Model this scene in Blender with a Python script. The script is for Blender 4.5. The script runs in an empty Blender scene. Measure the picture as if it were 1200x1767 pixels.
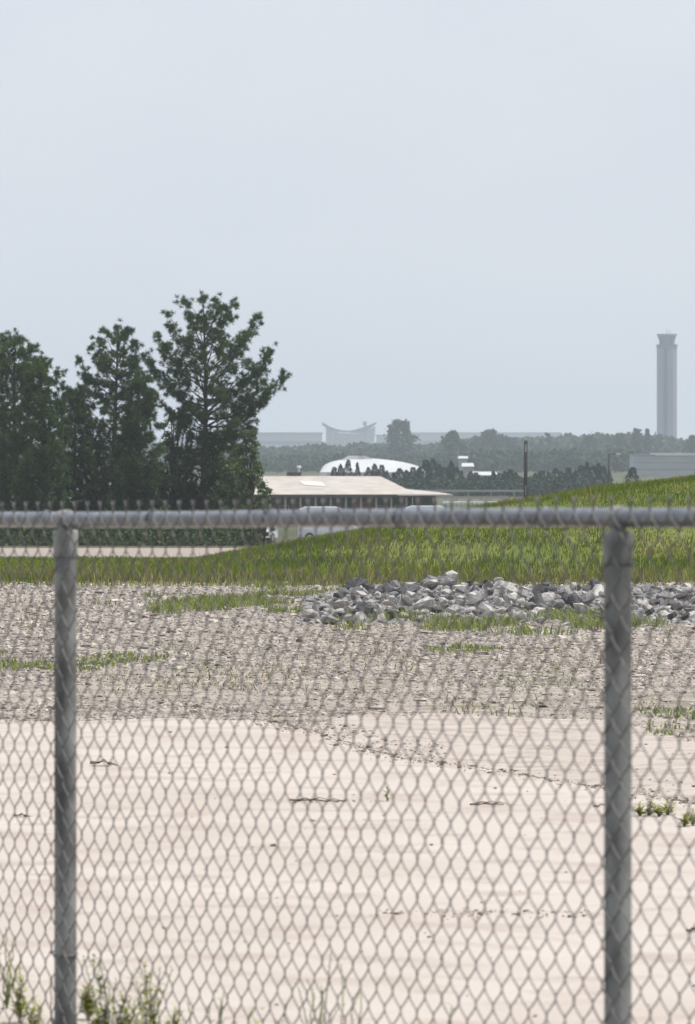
import bpy, bmesh, math, random
import numpy as np
from mathutils import Vector
random.seed(7); rng = np.random.default_rng(7)
S = bpy.context.scene
COL = S.collection
R = math.radians
# ------------------------------------------------------------------ camera
F = 10000.0            # focal length in pixels of the 1200 px wide photograph
HOR = 775.0            # horizon row
CZ = 1.34              # eye height
cam = bpy.data.cameras.new('camera'); cob = bpy.data.objects.new('camera', cam); COL.objects.link(cob)
cam.sensor_fit = 'HORIZONTAL'; cam.sensor_width = 36; cam.lens = 36*F/1200
cob.location = (0, 0, CZ); cob.rotation_euler = (R(90), 0, 0)
cam.shift_y = -(1767/2-HOR)/1200
cam.clip_start = 0.5; cam.clip_end = 60000
cam.dof.use_dof = True; cam.dof.focus_distance = 42; cam.dof.aperture_fstop = 28
S.camera = cob
# ------------------------------------------------------------------ light
SUN_EL, SUN_AZ = R(66), R(96)      # azimuth clockwise from +Y (the view direction)
w = bpy.data.worlds.new('World'); S.world = w; w.use_nodes = True
nt = w.node_tree; nt.nodes.clear()
out = nt.nodes.new('ShaderNodeOutputWorld'); bg = nt.nodes.new('ShaderNodeBackground')
sky = nt.nodes.new('ShaderNodeTexSky'); sky.sky_type = 'NISHITA'; sky.sun_disc = False
sky.sun_elevation = SUN_EL; sky.sun_rotation = SUN_AZ
sky.air_density = 1.0; sky.dust_density = 3.0; sky.ozone_density = 1.5
# thin high overcast: the clear sky mixed with a pale veil, faintly mottled
veil = nt.nodes.new('ShaderNodeMix'); veil.data_type = 'RGBA'
tc = nt.nodes.new('ShaderNodeTexCoord'); mp = nt.nodes.new('ShaderNodeMapping'); mp.inputs['Scale'].default_value = (9, 9, 22)
nz = nt.nodes.new('ShaderNodeTexNoise'); nz.inputs['Scale'].default_value = 1.6; nz.inputs['Detail'].default_value = 5
cr = nt.nodes.new('ShaderNodeValToRGB')
VE = 1.0
cr.color_ramp.elements[0].position = .35; cr.color_ramp.elements[0].color = (6.95*VE, 7.38*VE, 8.1*VE, 1)
cr.color_ramp.elements[1].position = .7; cr.color_ramp.elements[1].color = (7.4*VE, 7.8*VE, 8.4*VE, 1)
veil.inputs['Factor'].default_value = .85
nt.links.new(tc.outputs['Generated'], mp.inputs['Vector']); nt.links.new(mp.outputs[0], nz.inputs['Vector'])
nt.links.new(nz.outputs['Fac'], cr.inputs[0]); nt.links.new(sky.outputs[0], veil.inputs['A'])
nt.links.new(cr.outputs[0], veil.inputs['B']); nt.links.new(veil.outputs['Result'], bg.inputs[0])
bg.inputs[1].default_value = 0.1; nt.links.new(bg.outputs[0], out.inputs[0])
sl = bpy.data.lights.new('sun', 'SUN'); sl.energy = 3.6; sl.angle = R(1.5); sl.color = (1, .955, .89)
so = bpy.data.objects.new('sun', sl); COL.objects.link(so)
sd = Vector((math.sin(SUN_AZ)*math.cos(SUN_EL), math.cos(SUN_AZ)*math.cos(SUN_EL), math.sin(SUN_EL)))
so.rotation_euler = sd.to_track_quat('Z', 'Y').to_euler()
S.view_settings.view_transform = 'Standard'; S.view_settings.look = 'None'
S.view_settings.exposure = 0.16; S.view_settings.gamma = 1
S.render.engine = 'CYCLES'
# ------------------------------------------------------------------ helpers
def tag(o, label=None, cat=None, group=None, kind=None):
    if label: o['label'] = label
    if cat: o['category'] = cat
    if group: o['group'] = group
    if kind: o['kind'] = kind
    return o
def empty(name, loc=(0, 0, 0), rz=0):
    o = bpy.data.objects.new(name, None); COL.objects.link(o); o.location = loc; o.rotation_euler = (0, 0, rz)
    o.empty_display_size = .2
    return o
class MB:
    """collects numpy geometry, links it as one mesh object"""
    def __init__(s): s.V = []; s.F = []; s.n = 0; s.mi = []
    def add(s, V, *Fs, m=0):
        V = np.asarray(V, float).reshape(-1, 3)
        for f in Fs:
            f = np.asarray(f, np.int64)
            if len(f): s.F.append(f + s.n); s.mi.append(np.full(len(f), m))
        s.V.append(V); s.n += len(V)
    def box(s, x0, x1, y0, y1, z0, z1, m=0):
        V = [(x, y, z) for z in (z0, z1) for x, y in ((x0, y0), (x1, y0), (x1, y1), (x0, y1))]
        s.add(V, [(3, 2, 1, 0), (4, 5, 6, 7), (0, 1, 5, 4), (1, 2, 6, 5), (2, 3, 7, 6), (3, 0, 4, 7)], m=m)
    def tube(s, pts, rad, n=6, cap=True, m=0):
        pts = np.asarray(pts, float); k = len(pts)
        rad = np.broadcast_to(np.asarray(rad, float), (k,))
        T = np.gradient(pts, axis=0); T /= np.linalg.norm(T, axis=1)[:, None]+1e-12
        ref = np.array([0, 0, 1.]) if abs(T[0, 2]) < .9 else np.array([0, 1., 0])
        A = np.cross(T, ref); A /= np.linalg.norm(A, axis=1)[:, None]+1e-12
        B = np.cross(T, A)
        a = np.arange(n)*2*np.pi/n
        V = pts[:, None]+rad[:, None, None]*(np.cos(a)[None, :, None]*A[:, None]+np.sin(a)[None, :, None]*B[:, None])
        i, j = np.meshgrid(np.arange(k-1), np.arange(n), indexing='ij'); j2 = (j+1) % n
        Fq = np.stack([i*n+j, i*n+j2, (i+1)*n+j2, (i+1)*n+j], -1).reshape(-1, 4)
        V = V.reshape(-1, 3)
        if cap:
            V = np.vstack([V, pts[:1], pts[-1:]]); jj = np.arange(n); j2 = (jj+1) % n
            c0 = np.stack([np.full(n, k*n), j2, jj], -1); c1 = np.stack([np.full(n, k*n+1), (k-1)*n+jj, (k-1)*n+j2], -1)
            s.add(V, Fq, c0, c1, m=m)
        else: s.add(V, Fq, m=m)
    def prism(s, poly, y0, y1, m=0):
        """polygon in x,z extruded along y"""
        n = len(poly); V = [(x, y0, z) for x, z in poly]+[(x, y1, z) for x, z in poly]
        c = np.mean(poly, 0); V += [(c[0], y0, c[1]), (c[0], y1, c[1])]
        j = np.arange(n); j2 = (j+1) % n
        s.add(V, np.stack([j, j+n, j2+n, j2], -1), np.stack([np.full(n, 2*n), j, j2], -1), np.stack([np.full(n, 2*n+1), j2+n, j+n], -1), m=m)
    def build(s, name, mats, parent=None, smooth=False, loc=None):
        V = np.vstack(s.V) if s.V else np.zeros((0, 3)); me = bpy.data.meshes.new(name)
        lt = np.concatenate([np.full(len(f), f.shape[1]) for f in s.F]); li = np.concatenate([f.ravel() for f in s.F])
        me.vertices.add(len(V)); me.vertices.foreach_set('co', V.ravel().astype(np.float32))
        me.loops.add(len(li)); me.loops.foreach_set('vertex_index', li.astype(np.int32))
        me.polygons.add(len(lt)); st = np.concatenate([[0], np.cumsum(lt)[:-1]])
        me.polygons.foreach_set('loop_start', st.astype(np.int32)); me.polygons.foreach_set('loop_total', lt.astype(np.int32))
        if not isinstance(mats, (list, tuple)): mats = [mats]
        for q in mats: me.materials.append(q)
        if len(mats) > 1: me.polygons.foreach_set('material_index', np.concatenate(s.mi).astype(np.int32))
        me.polygons.foreach_set('use_smooth', np.full(len(lt), smooth))
        me.update(calc_edges=True)
        o = bpy.data.objects.new(name, me); COL.objects.link(o)
        if parent: o.parent = parent
        if loc is not None: o.location = loc
        return o
def copy_tree(o, parent=None):
    c = o.copy(); COL.objects.link(c)
    if parent: c.parent = parent
    for ch in list(o.children): copy_tree(ch, c)
    return c
def ss(a, b, x): t = np.clip((x-a)/(b-a), 0, 1); return t*t*(3-2*t)
def vnoise(x, y, seed=0):
    x = np.asarray(x, float); y = np.asarray(y, float)
    xi = np.floor(x).astype(np.int64); yi = np.floor(y).astype(np.int64); fx = x-xi; fy = y-yi
    fx = fx*fx*(3-2*fx); fy = fy*fy*(3-2*fy)
    def h(a, b):
        n = (a*374761393+b*668265263+seed*974711) & 0x7fffffff
        n = ((n ^ (n >> 13))*1274126177) & 0x7fffffff
        return ((n ^ (n >> 16)) & 0xffff)/65535.
    return (h(xi, yi)*(1-fx)+h(xi+1, yi)*fx)*(1-fy)+(h(xi, yi+1)*(1-fx)+h(xi+1, yi+1)*fx)*fy
def fbm(x, y, o=4, seed=0):
    s = 0; a = .5
    for i in range(o): s = s+a*vnoise(x*2**i, y*2**i, seed+i); a *= .5
    return s
PD = [-100, 56, 60, 75, 110, 150, 200, 280, 350, 480, 560, 20000]
PZ = [0, 0, -.01, -.27, -.87, -1.5, -2.36, -3.5, -4.47, -6.1, -7., -7.]
MX = [-40, -4, -2.6, -1.45, 0, 2.1, 3.4, 5.1, 8, 60]; MH = [0, 0, .08, .31, .57, .92, 1.19, 1.41, 1.5, 1.66]
def hgt(x, y):
    x = np.asarray(x, float); y = np.asarray(y, float)
    z = np.interp(y, PD, PZ)
    xx = x*85/np.maximum(y, 45)*.5+x*.5
    m = np.interp(xx, MX, MH)
    z = z+m*ss(58, 86, y)*(1-ss(90, 130, y))
    near = 1-ss(60, 90, y)
    z = z+near*.03*(fbm(x*.6, y*.25, 3, 5)-.5)
    z = z+ss(60, 80, y)*(1-ss(120, 200, y))*.16*(fbm(x*.5, y*.13, 3, 9)-.5)
    return z
def P(px, py, D): return Vector(((px-600)*D/F, D, CZ-(py-HOR)*D/F))
def W(px, D): return (px-600)*D/F
def Z(py, D): return CZ-(py-HOR)*D/F
def gD(py): return CZ*F/(py-HOR)          # depth of flat near ground seen at that row
# ------------------------------------------------------------------ materials
def mat(name, col, col2=None, rough=.8, metal=0., scale=4., detail=4, bump=0., bscale=None, lo=.35, hi=.65, transl=0., island=0., spec=.3, stretch=None, obj_rand=0., col3=None, s3=.5):
    m = bpy.data.materials.new(name); m.use_nodes = True; t = m.node_tree; N = t.nodes; L = t.links
    b = N['Principled BSDF']; b.inputs['Roughness'].default_value = rough; b.inputs['Metallic'].default_value = metal
    b.inputs['Specular IOR Level'].default_value = spec
    c = (*col, 1); b.inputs['Base Color'].default_value = c
    tcn = N.new('ShaderNodeTexCoord'); src = tcn.outputs['Object']
    if stretch:
        mpn = N.new('ShaderNodeMapping'); mpn.inputs['Scale'].default_value = stretch; L.new(src, mpn.inputs[0]); src = mpn.outputs[0]
    cs = None
    if col2:
        n = N.new('ShaderNodeTexNoise'); n.inputs['Scale'].default_value = scale; n.inputs['Detail'].default_value = detail; L.new(src, n.inputs['Vector'])
        r = N.new('ShaderNodeMapRange'); r.inputs[1].default_value = lo; r.inputs[2].default_value = hi; L.new(n.outputs['Fac'], r.inputs[0])
        mx = N.new('ShaderNodeMix'); mx.data_type = 'RGBA'; mx.inputs['A'].default_value = c; mx.inputs['B'].default_value = (*col2, 1)
        L.new(r.outputs[0], mx.inputs['Factor']); cs = mx.outputs['Result']
        if col3:
            n = N.new('ShaderNodeTexNoise'); n.inputs['Scale'].default_value = scale*s3; n.inputs['Detail'].default_value = 3
            mp3 = N.new('ShaderNodeMapping'); mp3.inputs['Location'].default_value = (31, 7, 3); L.new(src, mp3.inputs[0]); L.new(mp3.outputs[0], n.inputs['Vector'])
            r = N.new('ShaderNodeMapRange'); r.inputs[1].default_value = .5; r.inputs[2].default_value = .64; L.new(n.outputs['Fac'], r.inputs[0])
            m3 = N.new('ShaderNodeMix'); m3.data_type = 'RGBA'; L.new(cs, m3.inputs['A']); m3.inputs['B'].default_value = (*col3, 1); L.new(r.outputs[0], m3.inputs['Factor']); cs = m3.outputs['Result']
    if island or obj_rand:
        hs = N.new('ShaderNodeHueSaturation'); mr = N.new('ShaderNodeMapRange'); k = island or obj_rand
        mr.inputs[3].default_value = 1-k; mr.inputs[4].default_value = 1+k
        if island: g = N.new('ShaderNodeNewGeometry'); L.new(g.outputs['Random Per Island'], mr.inputs[0])
        else: g = N.new('ShaderNodeObjectInfo'); L.new(g.outputs['Random'], mr.inputs[0])
        L.new(mr.outputs[0], hs.inputs['Value'])
        if cs is not None: L.new(cs, hs.inputs['Color'])
        else: hs.inputs['Color'].default_value = c
        cs = hs.outputs[0]
    if cs is not None: L.new(cs, b.inputs['Base Color'])
    if bump:
        n = N.new('ShaderNodeTexNoise'); n.inputs['Scale'].default_value = bscale or scale*3; n.inputs['Detail'].default_value = 6; L.new(src, n.inputs['Vector'])
        bp = N.new('ShaderNodeBump'); bp.inputs['Strength'].default_value = 1; bp.inputs['Distance'].default_value = bump
        L.new(n.outputs['Fac'], bp.inputs['Height']); L.new(bp.outputs[0], b.inputs['Normal'])
    if transl:
        tr = N.new('ShaderNodeBsdfTranslucent'); ms = N.new('ShaderNodeMixShader'); ms.inputs[0].default_value = transl
        if cs is not None: L.new(cs, tr.inputs[0])
        else: tr.inputs[0].default_value = c
        o = N['Material Output']; L.new(b.outputs[0], ms.inputs[1]); L.new(tr.outputs[0], ms.inputs[2]); L.new(ms.outputs[0], o.inputs[0])
    return m
M = {}
M['galv'] = mat('galvanised_steel', (.12, .122, .12), (.33, .335, .325), rough=.7, metal=.05, scale=13, detail=6, bump=.0015, bscale=60, lo=.38, hi=.62, stretch=(1, 1, .5), spec=.4)
M['rail'] = mat('galvanised_rail', (.13, .14, .155), (.27, .285, .31), rough=.33, metal=.4, scale=30, detail=6, bump=.001, bscale=80, spec=.5)
M['wire'] = mat('zinc_wire', (.135, .125, .117), (.22, .205, .192), rough=.6, metal=.2, scale=40, spec=.4)
M['rust'] = mat('cast_fitting', (.13, .135, .145), (.22, .225, .24), rough=.55, metal=.3, scale=50, bump=.001)
M['sand'] = mat('pale_sand', (.455, .403, .36), (.505, .457, .415), rough=.95, scale=.9, detail=8, bump=.005, bscale=30, spec=.1, col3=(.415, .355, .315), s3=3.3)
M['sand_old'] = mat('older_sand', (.415, .362, .322), (.47, .42, .38), rough=.95, scale=2.5, detail=8, bump=.008, bscale=30, spec=.1, col3=(.35, .30, .26), s3=3)
M['dirt'] = mat('dry_dirt', (.31, .27, .235), (.42, .372, .33), rough=1, scale=2.2, detail=8, bump=.03, bscale=22, spec=.1, col3=(.22, .20, .155), s3=1.7)
M['gravel'] = mat('gravel_stone', (.31, .275, .247), (.42, .38, .345), rough=.9, scale=9, island=.45, spec=.15)
M['debris'] = mat('dead_bits', (.12, .09, .065), (.23, .185, .14), rough=.95, scale=30, island=.4, spec=.1)
M['rockA'] = mat('pale_rock', (.46, .44, .42), (.62, .60, .58), rough=.9, scale=9, detail=6, bump=.012, bscale=24, obj_rand=.15, spec=.2)
M['rockB'] = mat('grey_rock', (.20, .20, .205), (.34, .335, .335), rough=.9, scale=9, detail=6, bump=.012, bscale=24, obj_rand=.2, spec=.2)
M['rockC'] = mat('dark_rock', (.07, .072, .08), (.15, .15, .16), rough=.9, scale=9, detail=6, bump=.012, bscale=24, obj_rand=.2, spec=.2)
M['grass'] = mat('green_grass', (.09, .145, .026), (.18, .23, .040), rough=.75, lo=.33, hi=.68, scale=.7, detail=6, island=.22, transl=.3, spec=.15, stretch=(1, .35, 1), col3=(.20, .195, .07), s3=1.3)
M['drygrass'] = mat('straw_grass', (.31, .255, .14), (.22, .21, .08), rough=.85, scale=1.5, island=.3, transl=.3, spec=.15)
M['weed'] = mat('weed_leaf', (.15, .20, .05), (.26, .29, .10), rough=.7, scale=2, island=.3, transl=.35, spec=.2)
M['weedY'] = mat('yellow_weed', (.33, .36, .08), (.45, .44, .14), rough=.8, scale=8, island=.3, transl=.35, spec=.2)
M['turf'] = mat('turf_soil', (.10, .135, .03), (.18, .19, .06), rough=1, scale=.7, detail=6, bump=.05, bscale=8, spec=.1, stretch=(1, .3, 1))
M['pineA'] = mat('pine_needle', (.018, .046, .017), (.088, .142, .036), rough=.6, scale=.45, island=.45, transl=.15, spec=.25)
M['pineB'] = mat('pine_needle_warm', (.036, .078, .020), (.09, .145, .036), rough=.6, scale=.45, island=.45, transl=.2, spec=.25)
M['leaf'] = mat('broadleaf', (.065, .105, .035), (.125, .17, .06), rough=.6, scale=.5, island=.4, transl=.25, spec=.25)
M['cedar'] = mat('cedar_leaf', (.018, .034, .024), (.038, .06, .04), rough=.7, scale=.3, island=.4, transl=.1, spec=.2)
M['farleaf'] = mat('far_leaf', (.035, .06, .035), (.065, .095, .055), rough=.8, scale=.06, island=.35, spec=.1)
M['bark'] = mat('pine_bark', (.045, .038, .034), (.09, .073, .062), rough=.95, scale=3, bump=.02, stretch=(1, 1, .25), spec=.1)
M['wood'] = mat('creosoted_wood', (.02, .018, .018), (.04, .034, .032), rough=.9, scale=3, stretch=(1, 1, .1), spec=.15)
M['white'] = mat('white_paint', (.55, .57, .60), (.45, .47, .49), rough=.5, scale=.6, lo=.5, hi=.8)
M['silver'] = mat('silver_paint', (.36, .38, .39), rough=.35, metal=.4, spec=.5)
M['shingle'] = mat('tan_shingle', (.41, .375, .34), (.50, .465, .43), rough=.95, scale=1.2, detail=7, bump=.02, bscale=6, stretch=(.5, 1, 2), spec=.1)
M['shinglepale'] = mat('pale_patch', (.66, .60, .54), rough=.9)
M['fascia'] = mat('dark_fascia', (.07, .065, .06), rough=.8)
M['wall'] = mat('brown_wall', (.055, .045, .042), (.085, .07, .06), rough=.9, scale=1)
M['brick'] = mat('red_door', (.19, .09, .06), (.23, .12, .09), rough=.8, scale=2)
M['post'] = mat('porch_paint', (.30, .29, .28), rough=.7)
M['glass'] = mat('dark_glass', (.02, .025, .03), rough=.12, spec=.6)
M['rubber'] = mat('tyre_rubber', (.02, .02, .02), rough=.9)
M['rim'] = mat('wheel_rim', (.4, .4, .41), rough=.4, metal=.6)
M['lamp'] = mat('lamp_lens', (.5, .12, .08), rough=.3)
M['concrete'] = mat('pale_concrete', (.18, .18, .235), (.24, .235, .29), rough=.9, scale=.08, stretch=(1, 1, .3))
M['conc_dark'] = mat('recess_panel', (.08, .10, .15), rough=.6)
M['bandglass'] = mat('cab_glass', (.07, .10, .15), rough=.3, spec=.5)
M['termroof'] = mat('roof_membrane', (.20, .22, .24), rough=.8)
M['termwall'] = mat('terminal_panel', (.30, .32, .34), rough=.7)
M['metalroof'] = mat('white_metal_roof', (.58, .59, .60), (.48, .49, .50), rough=.5, scale=.1, stretch=(1, .1, 1))
M['shed'] = mat('grey_cladding', (.30, .32, .34), (.36, .38, .40), rough=.7, scale=.1, stretch=(1, 1, 6))
M['pinkroof'] = mat('faded_red_roof', (.5, .30, .28), rough=.7)
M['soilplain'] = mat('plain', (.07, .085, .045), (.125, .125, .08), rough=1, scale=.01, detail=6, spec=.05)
M['darkened_soil'] = mat('shade_and_bounce_soil', (.075, .066, .05), (.13, .115, .085), rough=1, scale=2, detail=6, bump=.02, spec=.05)  # dark soil, tree shade put into its colour; also cuts bounce near the fence
# ------------------------------------------------------------------ ground
def fan(ys, hw, nx, zf, u=None):
    u = np.linspace(-1, 1, nx) if u is None else u
    Y = np.repeat(ys[:, None], len(u), 1); X = hw(Y)*u[None]
    Zz = zf(X, Y); V = np.stack([X, Y, Zz], -1).reshape(-1, 3)
    ny, nx = len(ys), len(u); i, j = np.meshgrid(np.arange(ny-1), np.arange(nx-1), indexing='ij')
    a = i*nx+j; return V, np.stack([a, a+1, a+nx+1, a+nx], -1).reshape(-1, 4), X, Y
ys = np.concatenate([np.linspace(-40, 8, 20), np.linspace(9, 160, 460), np.geomspace(162, 10300, 150)])
hw = lambda Y: 14+.22*np.maximum(Y, 0)+np.maximum(-Y, 0)*.3
u = np.sinh(np.linspace(-2.2, 2.2, 221))/np.sinh(2.2)
V, Fq, X, Y = fan(ys, hw, 0, hgt, u)
g = MB(); c = V[Fq].mean(1); turfy = ((c[:, 1] > 57+1.2*(fbm(c[:, 0], c[:, 1]*.2, 3)-.5)) & (c[:, 1] < 152)) | ((c[:, 1] > 57) & (c[:, 0] > -1.45-(c[:, 1]-150)*.012) & (c[:, 1] < 320))
dirtroad = (c[:, 1] >= 150) & (c[:, 1] < 300) & ~turfy
mi = np.where(turfy, 1, 0); mi[c[:, 1] < 12.9] = 3; mi[(c[:, 1] >= 300)] = 2; mi[dirtroad] = 0; mi[(c[:, 1] >= 296) & (c[:, 1] < 520) & (c[:, 0] < W(560, c[:, 1]))] = 3  # unseen near strip kept dark to cut bounce; dark under trees paints their shade
for k in range(4):
    g.F.append(Fq[mi == k]); g.mi.append(np.full((mi == k).sum(), k))
g.V.append(V); g.n = len(V)
ground = tag(g.build('ground', [M['dirt'], M['turf'], M['soilplain'], M['darkened_soil']], smooth=True), kind='structure')
# sand sheet lying on the dirt
sbx = [-300, 130, 300, 450, 520, 600, 800, 1040, 1095, 1200, 1500]
sby = [1240, 1246, 1243, 1246, 1262, 1232, 1228, 1236, 1250, 1277, 1320]
SX = np.array([W(a, gD(b)) for a, b in zip(sbx, sby)]); SD = np.array([gD(b) for b in sby])
o_ = np.argsort(SX); SX = SX[o_]; SD = SD[o_]
# drift line across the sand (debris and a small step)
dlx = [430, 520, 600, 640, 700, 780, 850, 920, 980, 1040, 1110, 1200, 1400]
dly = [1248, 1268, 1290, 1305, 1318, 1326, 1337, 1349, 1360, 1371, 1382, 1396, 1425]
DX = np.array([W(a, gD(b)) for a, b in zip(dlx, dly)]); DD = np.array([gD(b) for b in dly])
def sandz(X, Y):
    far = np.interp(X, SX, SD)+.9*(fbm(X*2.2, Y*.4+3, 4, 3)-.5)
    e = np.minimum(far-Y, Y-13.0-.5*(fbm(X*2, Y*.5, 3, 83)-.5))
    z = hgt(X, Y)+np.clip(e*.05, -.06, .022)
    dl = np.interp(X, DX, DD, left=60)+.35*(fbm(X*4, Y*.5, 4, 13)-.5)
    z = z-.016*ss(-.03, .10, Y-dl)*(X > DX[0]-.1)+.009*(fbm(X*3, Y*1.4, 5, 21)-.5)+.014*(fbm(X*.9, Y*.35, 3, 27)-.5)
    rill = np.abs(Y-(26.6+.5*np.sin(X*1.3)+1.1*(fbm(X*1.2, Y*0, 3, 31)-.5)))
    z = z-.006*np.exp(-(rill/.08)**2)
    return z+.004
ys = np.concatenate([np.linspace(12.7, 32, 500)])
V, Fq, X, Y = fan(ys, lambda Y: 4.6+.05*Y, 401, sandz)
c = V[Fq].mean(1); keep = c[:, 2] > hgt(c[:, 0], c[:, 1])-.01
s = MB(); s.V.append(V); s.n = len(V); dlc = np.interp(c[:, 0], DX, DD, left=60)+.35*(fbm(c[:, 0]*4, c[:, 1]*.5, 4, 13)-.5); oldm = (c[:, 1] > dlc+.02)
for k in range(2): s.F.append(Fq[keep & (oldm == k)]); s.mi.append(np.full(len(s.F[-1]), k))
tag(s.build('sand', [M['sand'], M['sand_old']], smooth=True), kind='structure')
def surf(x, y): return np.where(np.asarray(y) < 31.8, np.maximum(hgt(x, y), sandz(np.asarray(x, float), np.asarray(y, float))), hgt(x, y))
# ------------------------------------------------------------------ stones
def hull_rock(seed, n=16, sq=(1, .85, .62)):
    r = np.random.default_rng(seed); p = r.normal(size=(n, 3)); p /= np.linalg.norm(p, axis=1)[:, None]; p *= r.uniform(.8, 1.05, (n, 1)); p *= sq
    bm = bmesh.new()
    for q in p: bm.verts.new(q*.5)
    bmesh.ops.convex_hull(bm, input=bm.verts); loose = [v for v in bm.verts if not v.link_faces]
    for v in loose: bm.verts.remove(v)
    bmesh.ops.triangulate(bm, faces=bm.faces); bm.verts.index_update()
    V = np.array([v.co[:] for v in bm.verts]); Fa = np.array([[v.index for v in f.verts] for f in bm.faces]); bm.free()
    return V, Fa
peb = [hull_rock(100+i, 9) for i in range(7)]
def scatter(mb, xy, size, variants, sink=.25, zf=surf, flat=1.):
    n = len(xy); z = zf(xy[:, 0], xy[:, 1]); k = rng.integers(0, len(variants), n)
    for q, (V, Fa) in enumerate(variants):
        idx = np.where(k == q)[0]; m = len(idx)
        if not m: continue
        a = rng.uniform(0, 2*np.pi, m); t = rng.uniform(-.5, .5, m)
        ca, sa, ct, st = np.cos(a), np.sin(a), np.cos(t), np.sin(t)
        Rz = np.zeros((m, 3, 3)); Rz[:, 0, 0] = ca; Rz[:, 0, 1] = -sa; Rz[:, 1, 0] = sa; Rz[:, 1, 1] = ca; Rz[:, 2, 2] = 1
        Rx = np.zeros((m, 3, 3)); Rx[:, 0, 0] = 1; Rx[:, 1, 1] = ct; Rx[:, 1, 2] = -st; Rx[:, 2, 1] = st; Rx[:, 2, 2] = ct
        P3 = np.einsum('mij,vj->mvi', Rz@Rx, V)*size[idx][:, None, None]; P3[..., 2] *= flat
        P3 += np.stack([xy[idx, 0], xy[idx, 1], z[idx]+size[idx]*(.3-sink)*flat], -1)[:, None]
        mb.add(P3, (Fa[None]+(np.arange(m)*len(V))[:, None, None]).reshape(-1, 3))
def pts(n, x0, x1, y0, y1, grow=True):
    y = rng.uniform(y0, y1, n); x = rng.uniform(x0, x1, n)
    return np.stack([x*(y/45 if grow else 1), y], -1)
gv = MB()
p = pts(165000, -5, 5, 26.5, 59)
far = np.interp(p[:, 0], SX, SD)+.9*(fbm(p[:, 0]*2.2, p[:, 1]*.4+3, 4, 3)-.5)
dens = ss(-.6, 1.2, p[:, 1]-far)*(.35+.9*ss(.35, .6, fbm(p[:, 0]*.9, p[:, 1]*.35, 4, 41)))
p = p[rng.random(len(p)) < dens]
scatter(gv, p, rng.lognormal(math.log(.0245), .5, len(p)).clip(.014, .11)*(.8+.4*ss(30, 45, p[:, 1])), peb, flat=.8)
# gravelly wedge and drift lines on the sand
q = pts(900, 0, 1, 0, 1, False); q[:, 0] = W(430, 27)+q[:, 0]*.9; q[:, 1] = 27.9-q[:, 1]*3.6
dl = np.interp(q[:, 0], DX, DD, left=60); q = q[(np.abs(q[:, 1]-dl-.6) < 1.3) & (rng.random(len(q)) < .8)]
scatter(gv, q, rng.lognormal(math.log(.017), .4, len(q)).clip(.008, .05), peb)
gravel = tag(gv.build('gravel', M['gravel']), 'loose grey and pinkish gravel strewn between the sand and the rock bank', 'gravel', kind='stuff')
# debris: tiny dark bits of leaf and stem along the drift line and thinly over the sand
db = MB(); n = 3200
x = rng.uniform(DX[0], 2.6, n); y = np.interp(x, DX, DD)+rng.normal(0, .22, n)+.1
xa = rng.uniform(-2.4, 2.4, 520); ya = rng.uniform(12.5, 27.5, 520); xa *= ya/20
xb = rng.normal(W(545, 22), .16, 60); yb = rng.normal(gD(1392), .05, 60)
xc = rng.uniform(W(640, 16), W(1040, 16), 160); yc = 16.4+rng.normal(0, .08, 160)
xd = rng.uniform(W(1090, 22), W(1400, 22), 260); yd = rng.uniform(gD(1420), gD(1350), 260)
xe = rng.uniform(-2.2, 2.2, 1100); ye = np.interp(xe, SX, SD)+rng.normal(-.25, .25, 1100)
xy = np.stack([np.concatenate([x, xa, xb, xc, xd, xe]), np.concatenate([y, ya, yb, yc, yd, ye])], -1)
scatter(db, xy, rng.lognormal(math.log(.008), .55, len(xy)).clip(.004, .035), peb[:4], sink=.1, flat=.6)
debris = tag(db.build('plant_debris', M['debris']), 'tiny dark dead bits of stem and leaf strewn in drift lines over the pale sand', 'debris', kind='stuff')
# dead leaves and twigs lying on the sand
def dead_leaf(px, py, wpx, label, tilt=.2, peaks=2):
    D = gD(py); X0 = W(px, D); z0 = float(surf(X0, D)); wd = wpx*D/F
    mb = MB(); nx = 11; ny = 5; uu, vv = np.meshgrid(np.linspace(-1, 1, nx), np.linspace(-1, 1, ny), indexing='ij')
    half = np.sqrt(np.clip(1-uu**2, .002, 1))*.35
    zz = .10+.2*np.exp(-((uu-.1)*3.6)**2)*(1-.5*vv**2)+.05*vv*vv+.03*np.sin(uu*9+vv*2)
    V = np.stack([uu*wd/2, vv*half*wd, zz*wd], -1).reshape(-1, 3)
    i, j = np.meshgrid(np.arange(nx-1), np.arange(ny-1), indexing='ij'); a = i*ny+j
    Fq = np.stack([a, a+ny, a+ny+1, a+1], -1).reshape(-1, 4)
    V2 = V.copy(); V2[:, 2] -= .003
    mb.add(V, Fq); mb.add(V2, Fq[:, ::-1])
    mb.tube([(wd*.45, 0, .1*wd), (wd*.62, .01, .06*wd), (wd*.75, .0, .02*wd)], .0025, 5)
    o = mb.build('dead_leaf', M['debris'], smooth=False, loc=(X0, D, z0)); o.rotation_euler = (0, tilt*.3, rng.uniform(-.3, .3))
    return tag(o, label, 'dead leaf', 'dead leaves on the sand')
dead_leaf(176, 1332, 42, 'dark curled dead leaf lying alone on the sand just right of the left fence post')
dead_leaf(36, 1421, 24, 'small dark dead leaf on the sand left of the left fence post')
dead_leaf(1197, 1622, 26, 'dark dead leaf on the sand at the right picture edge')
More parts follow.
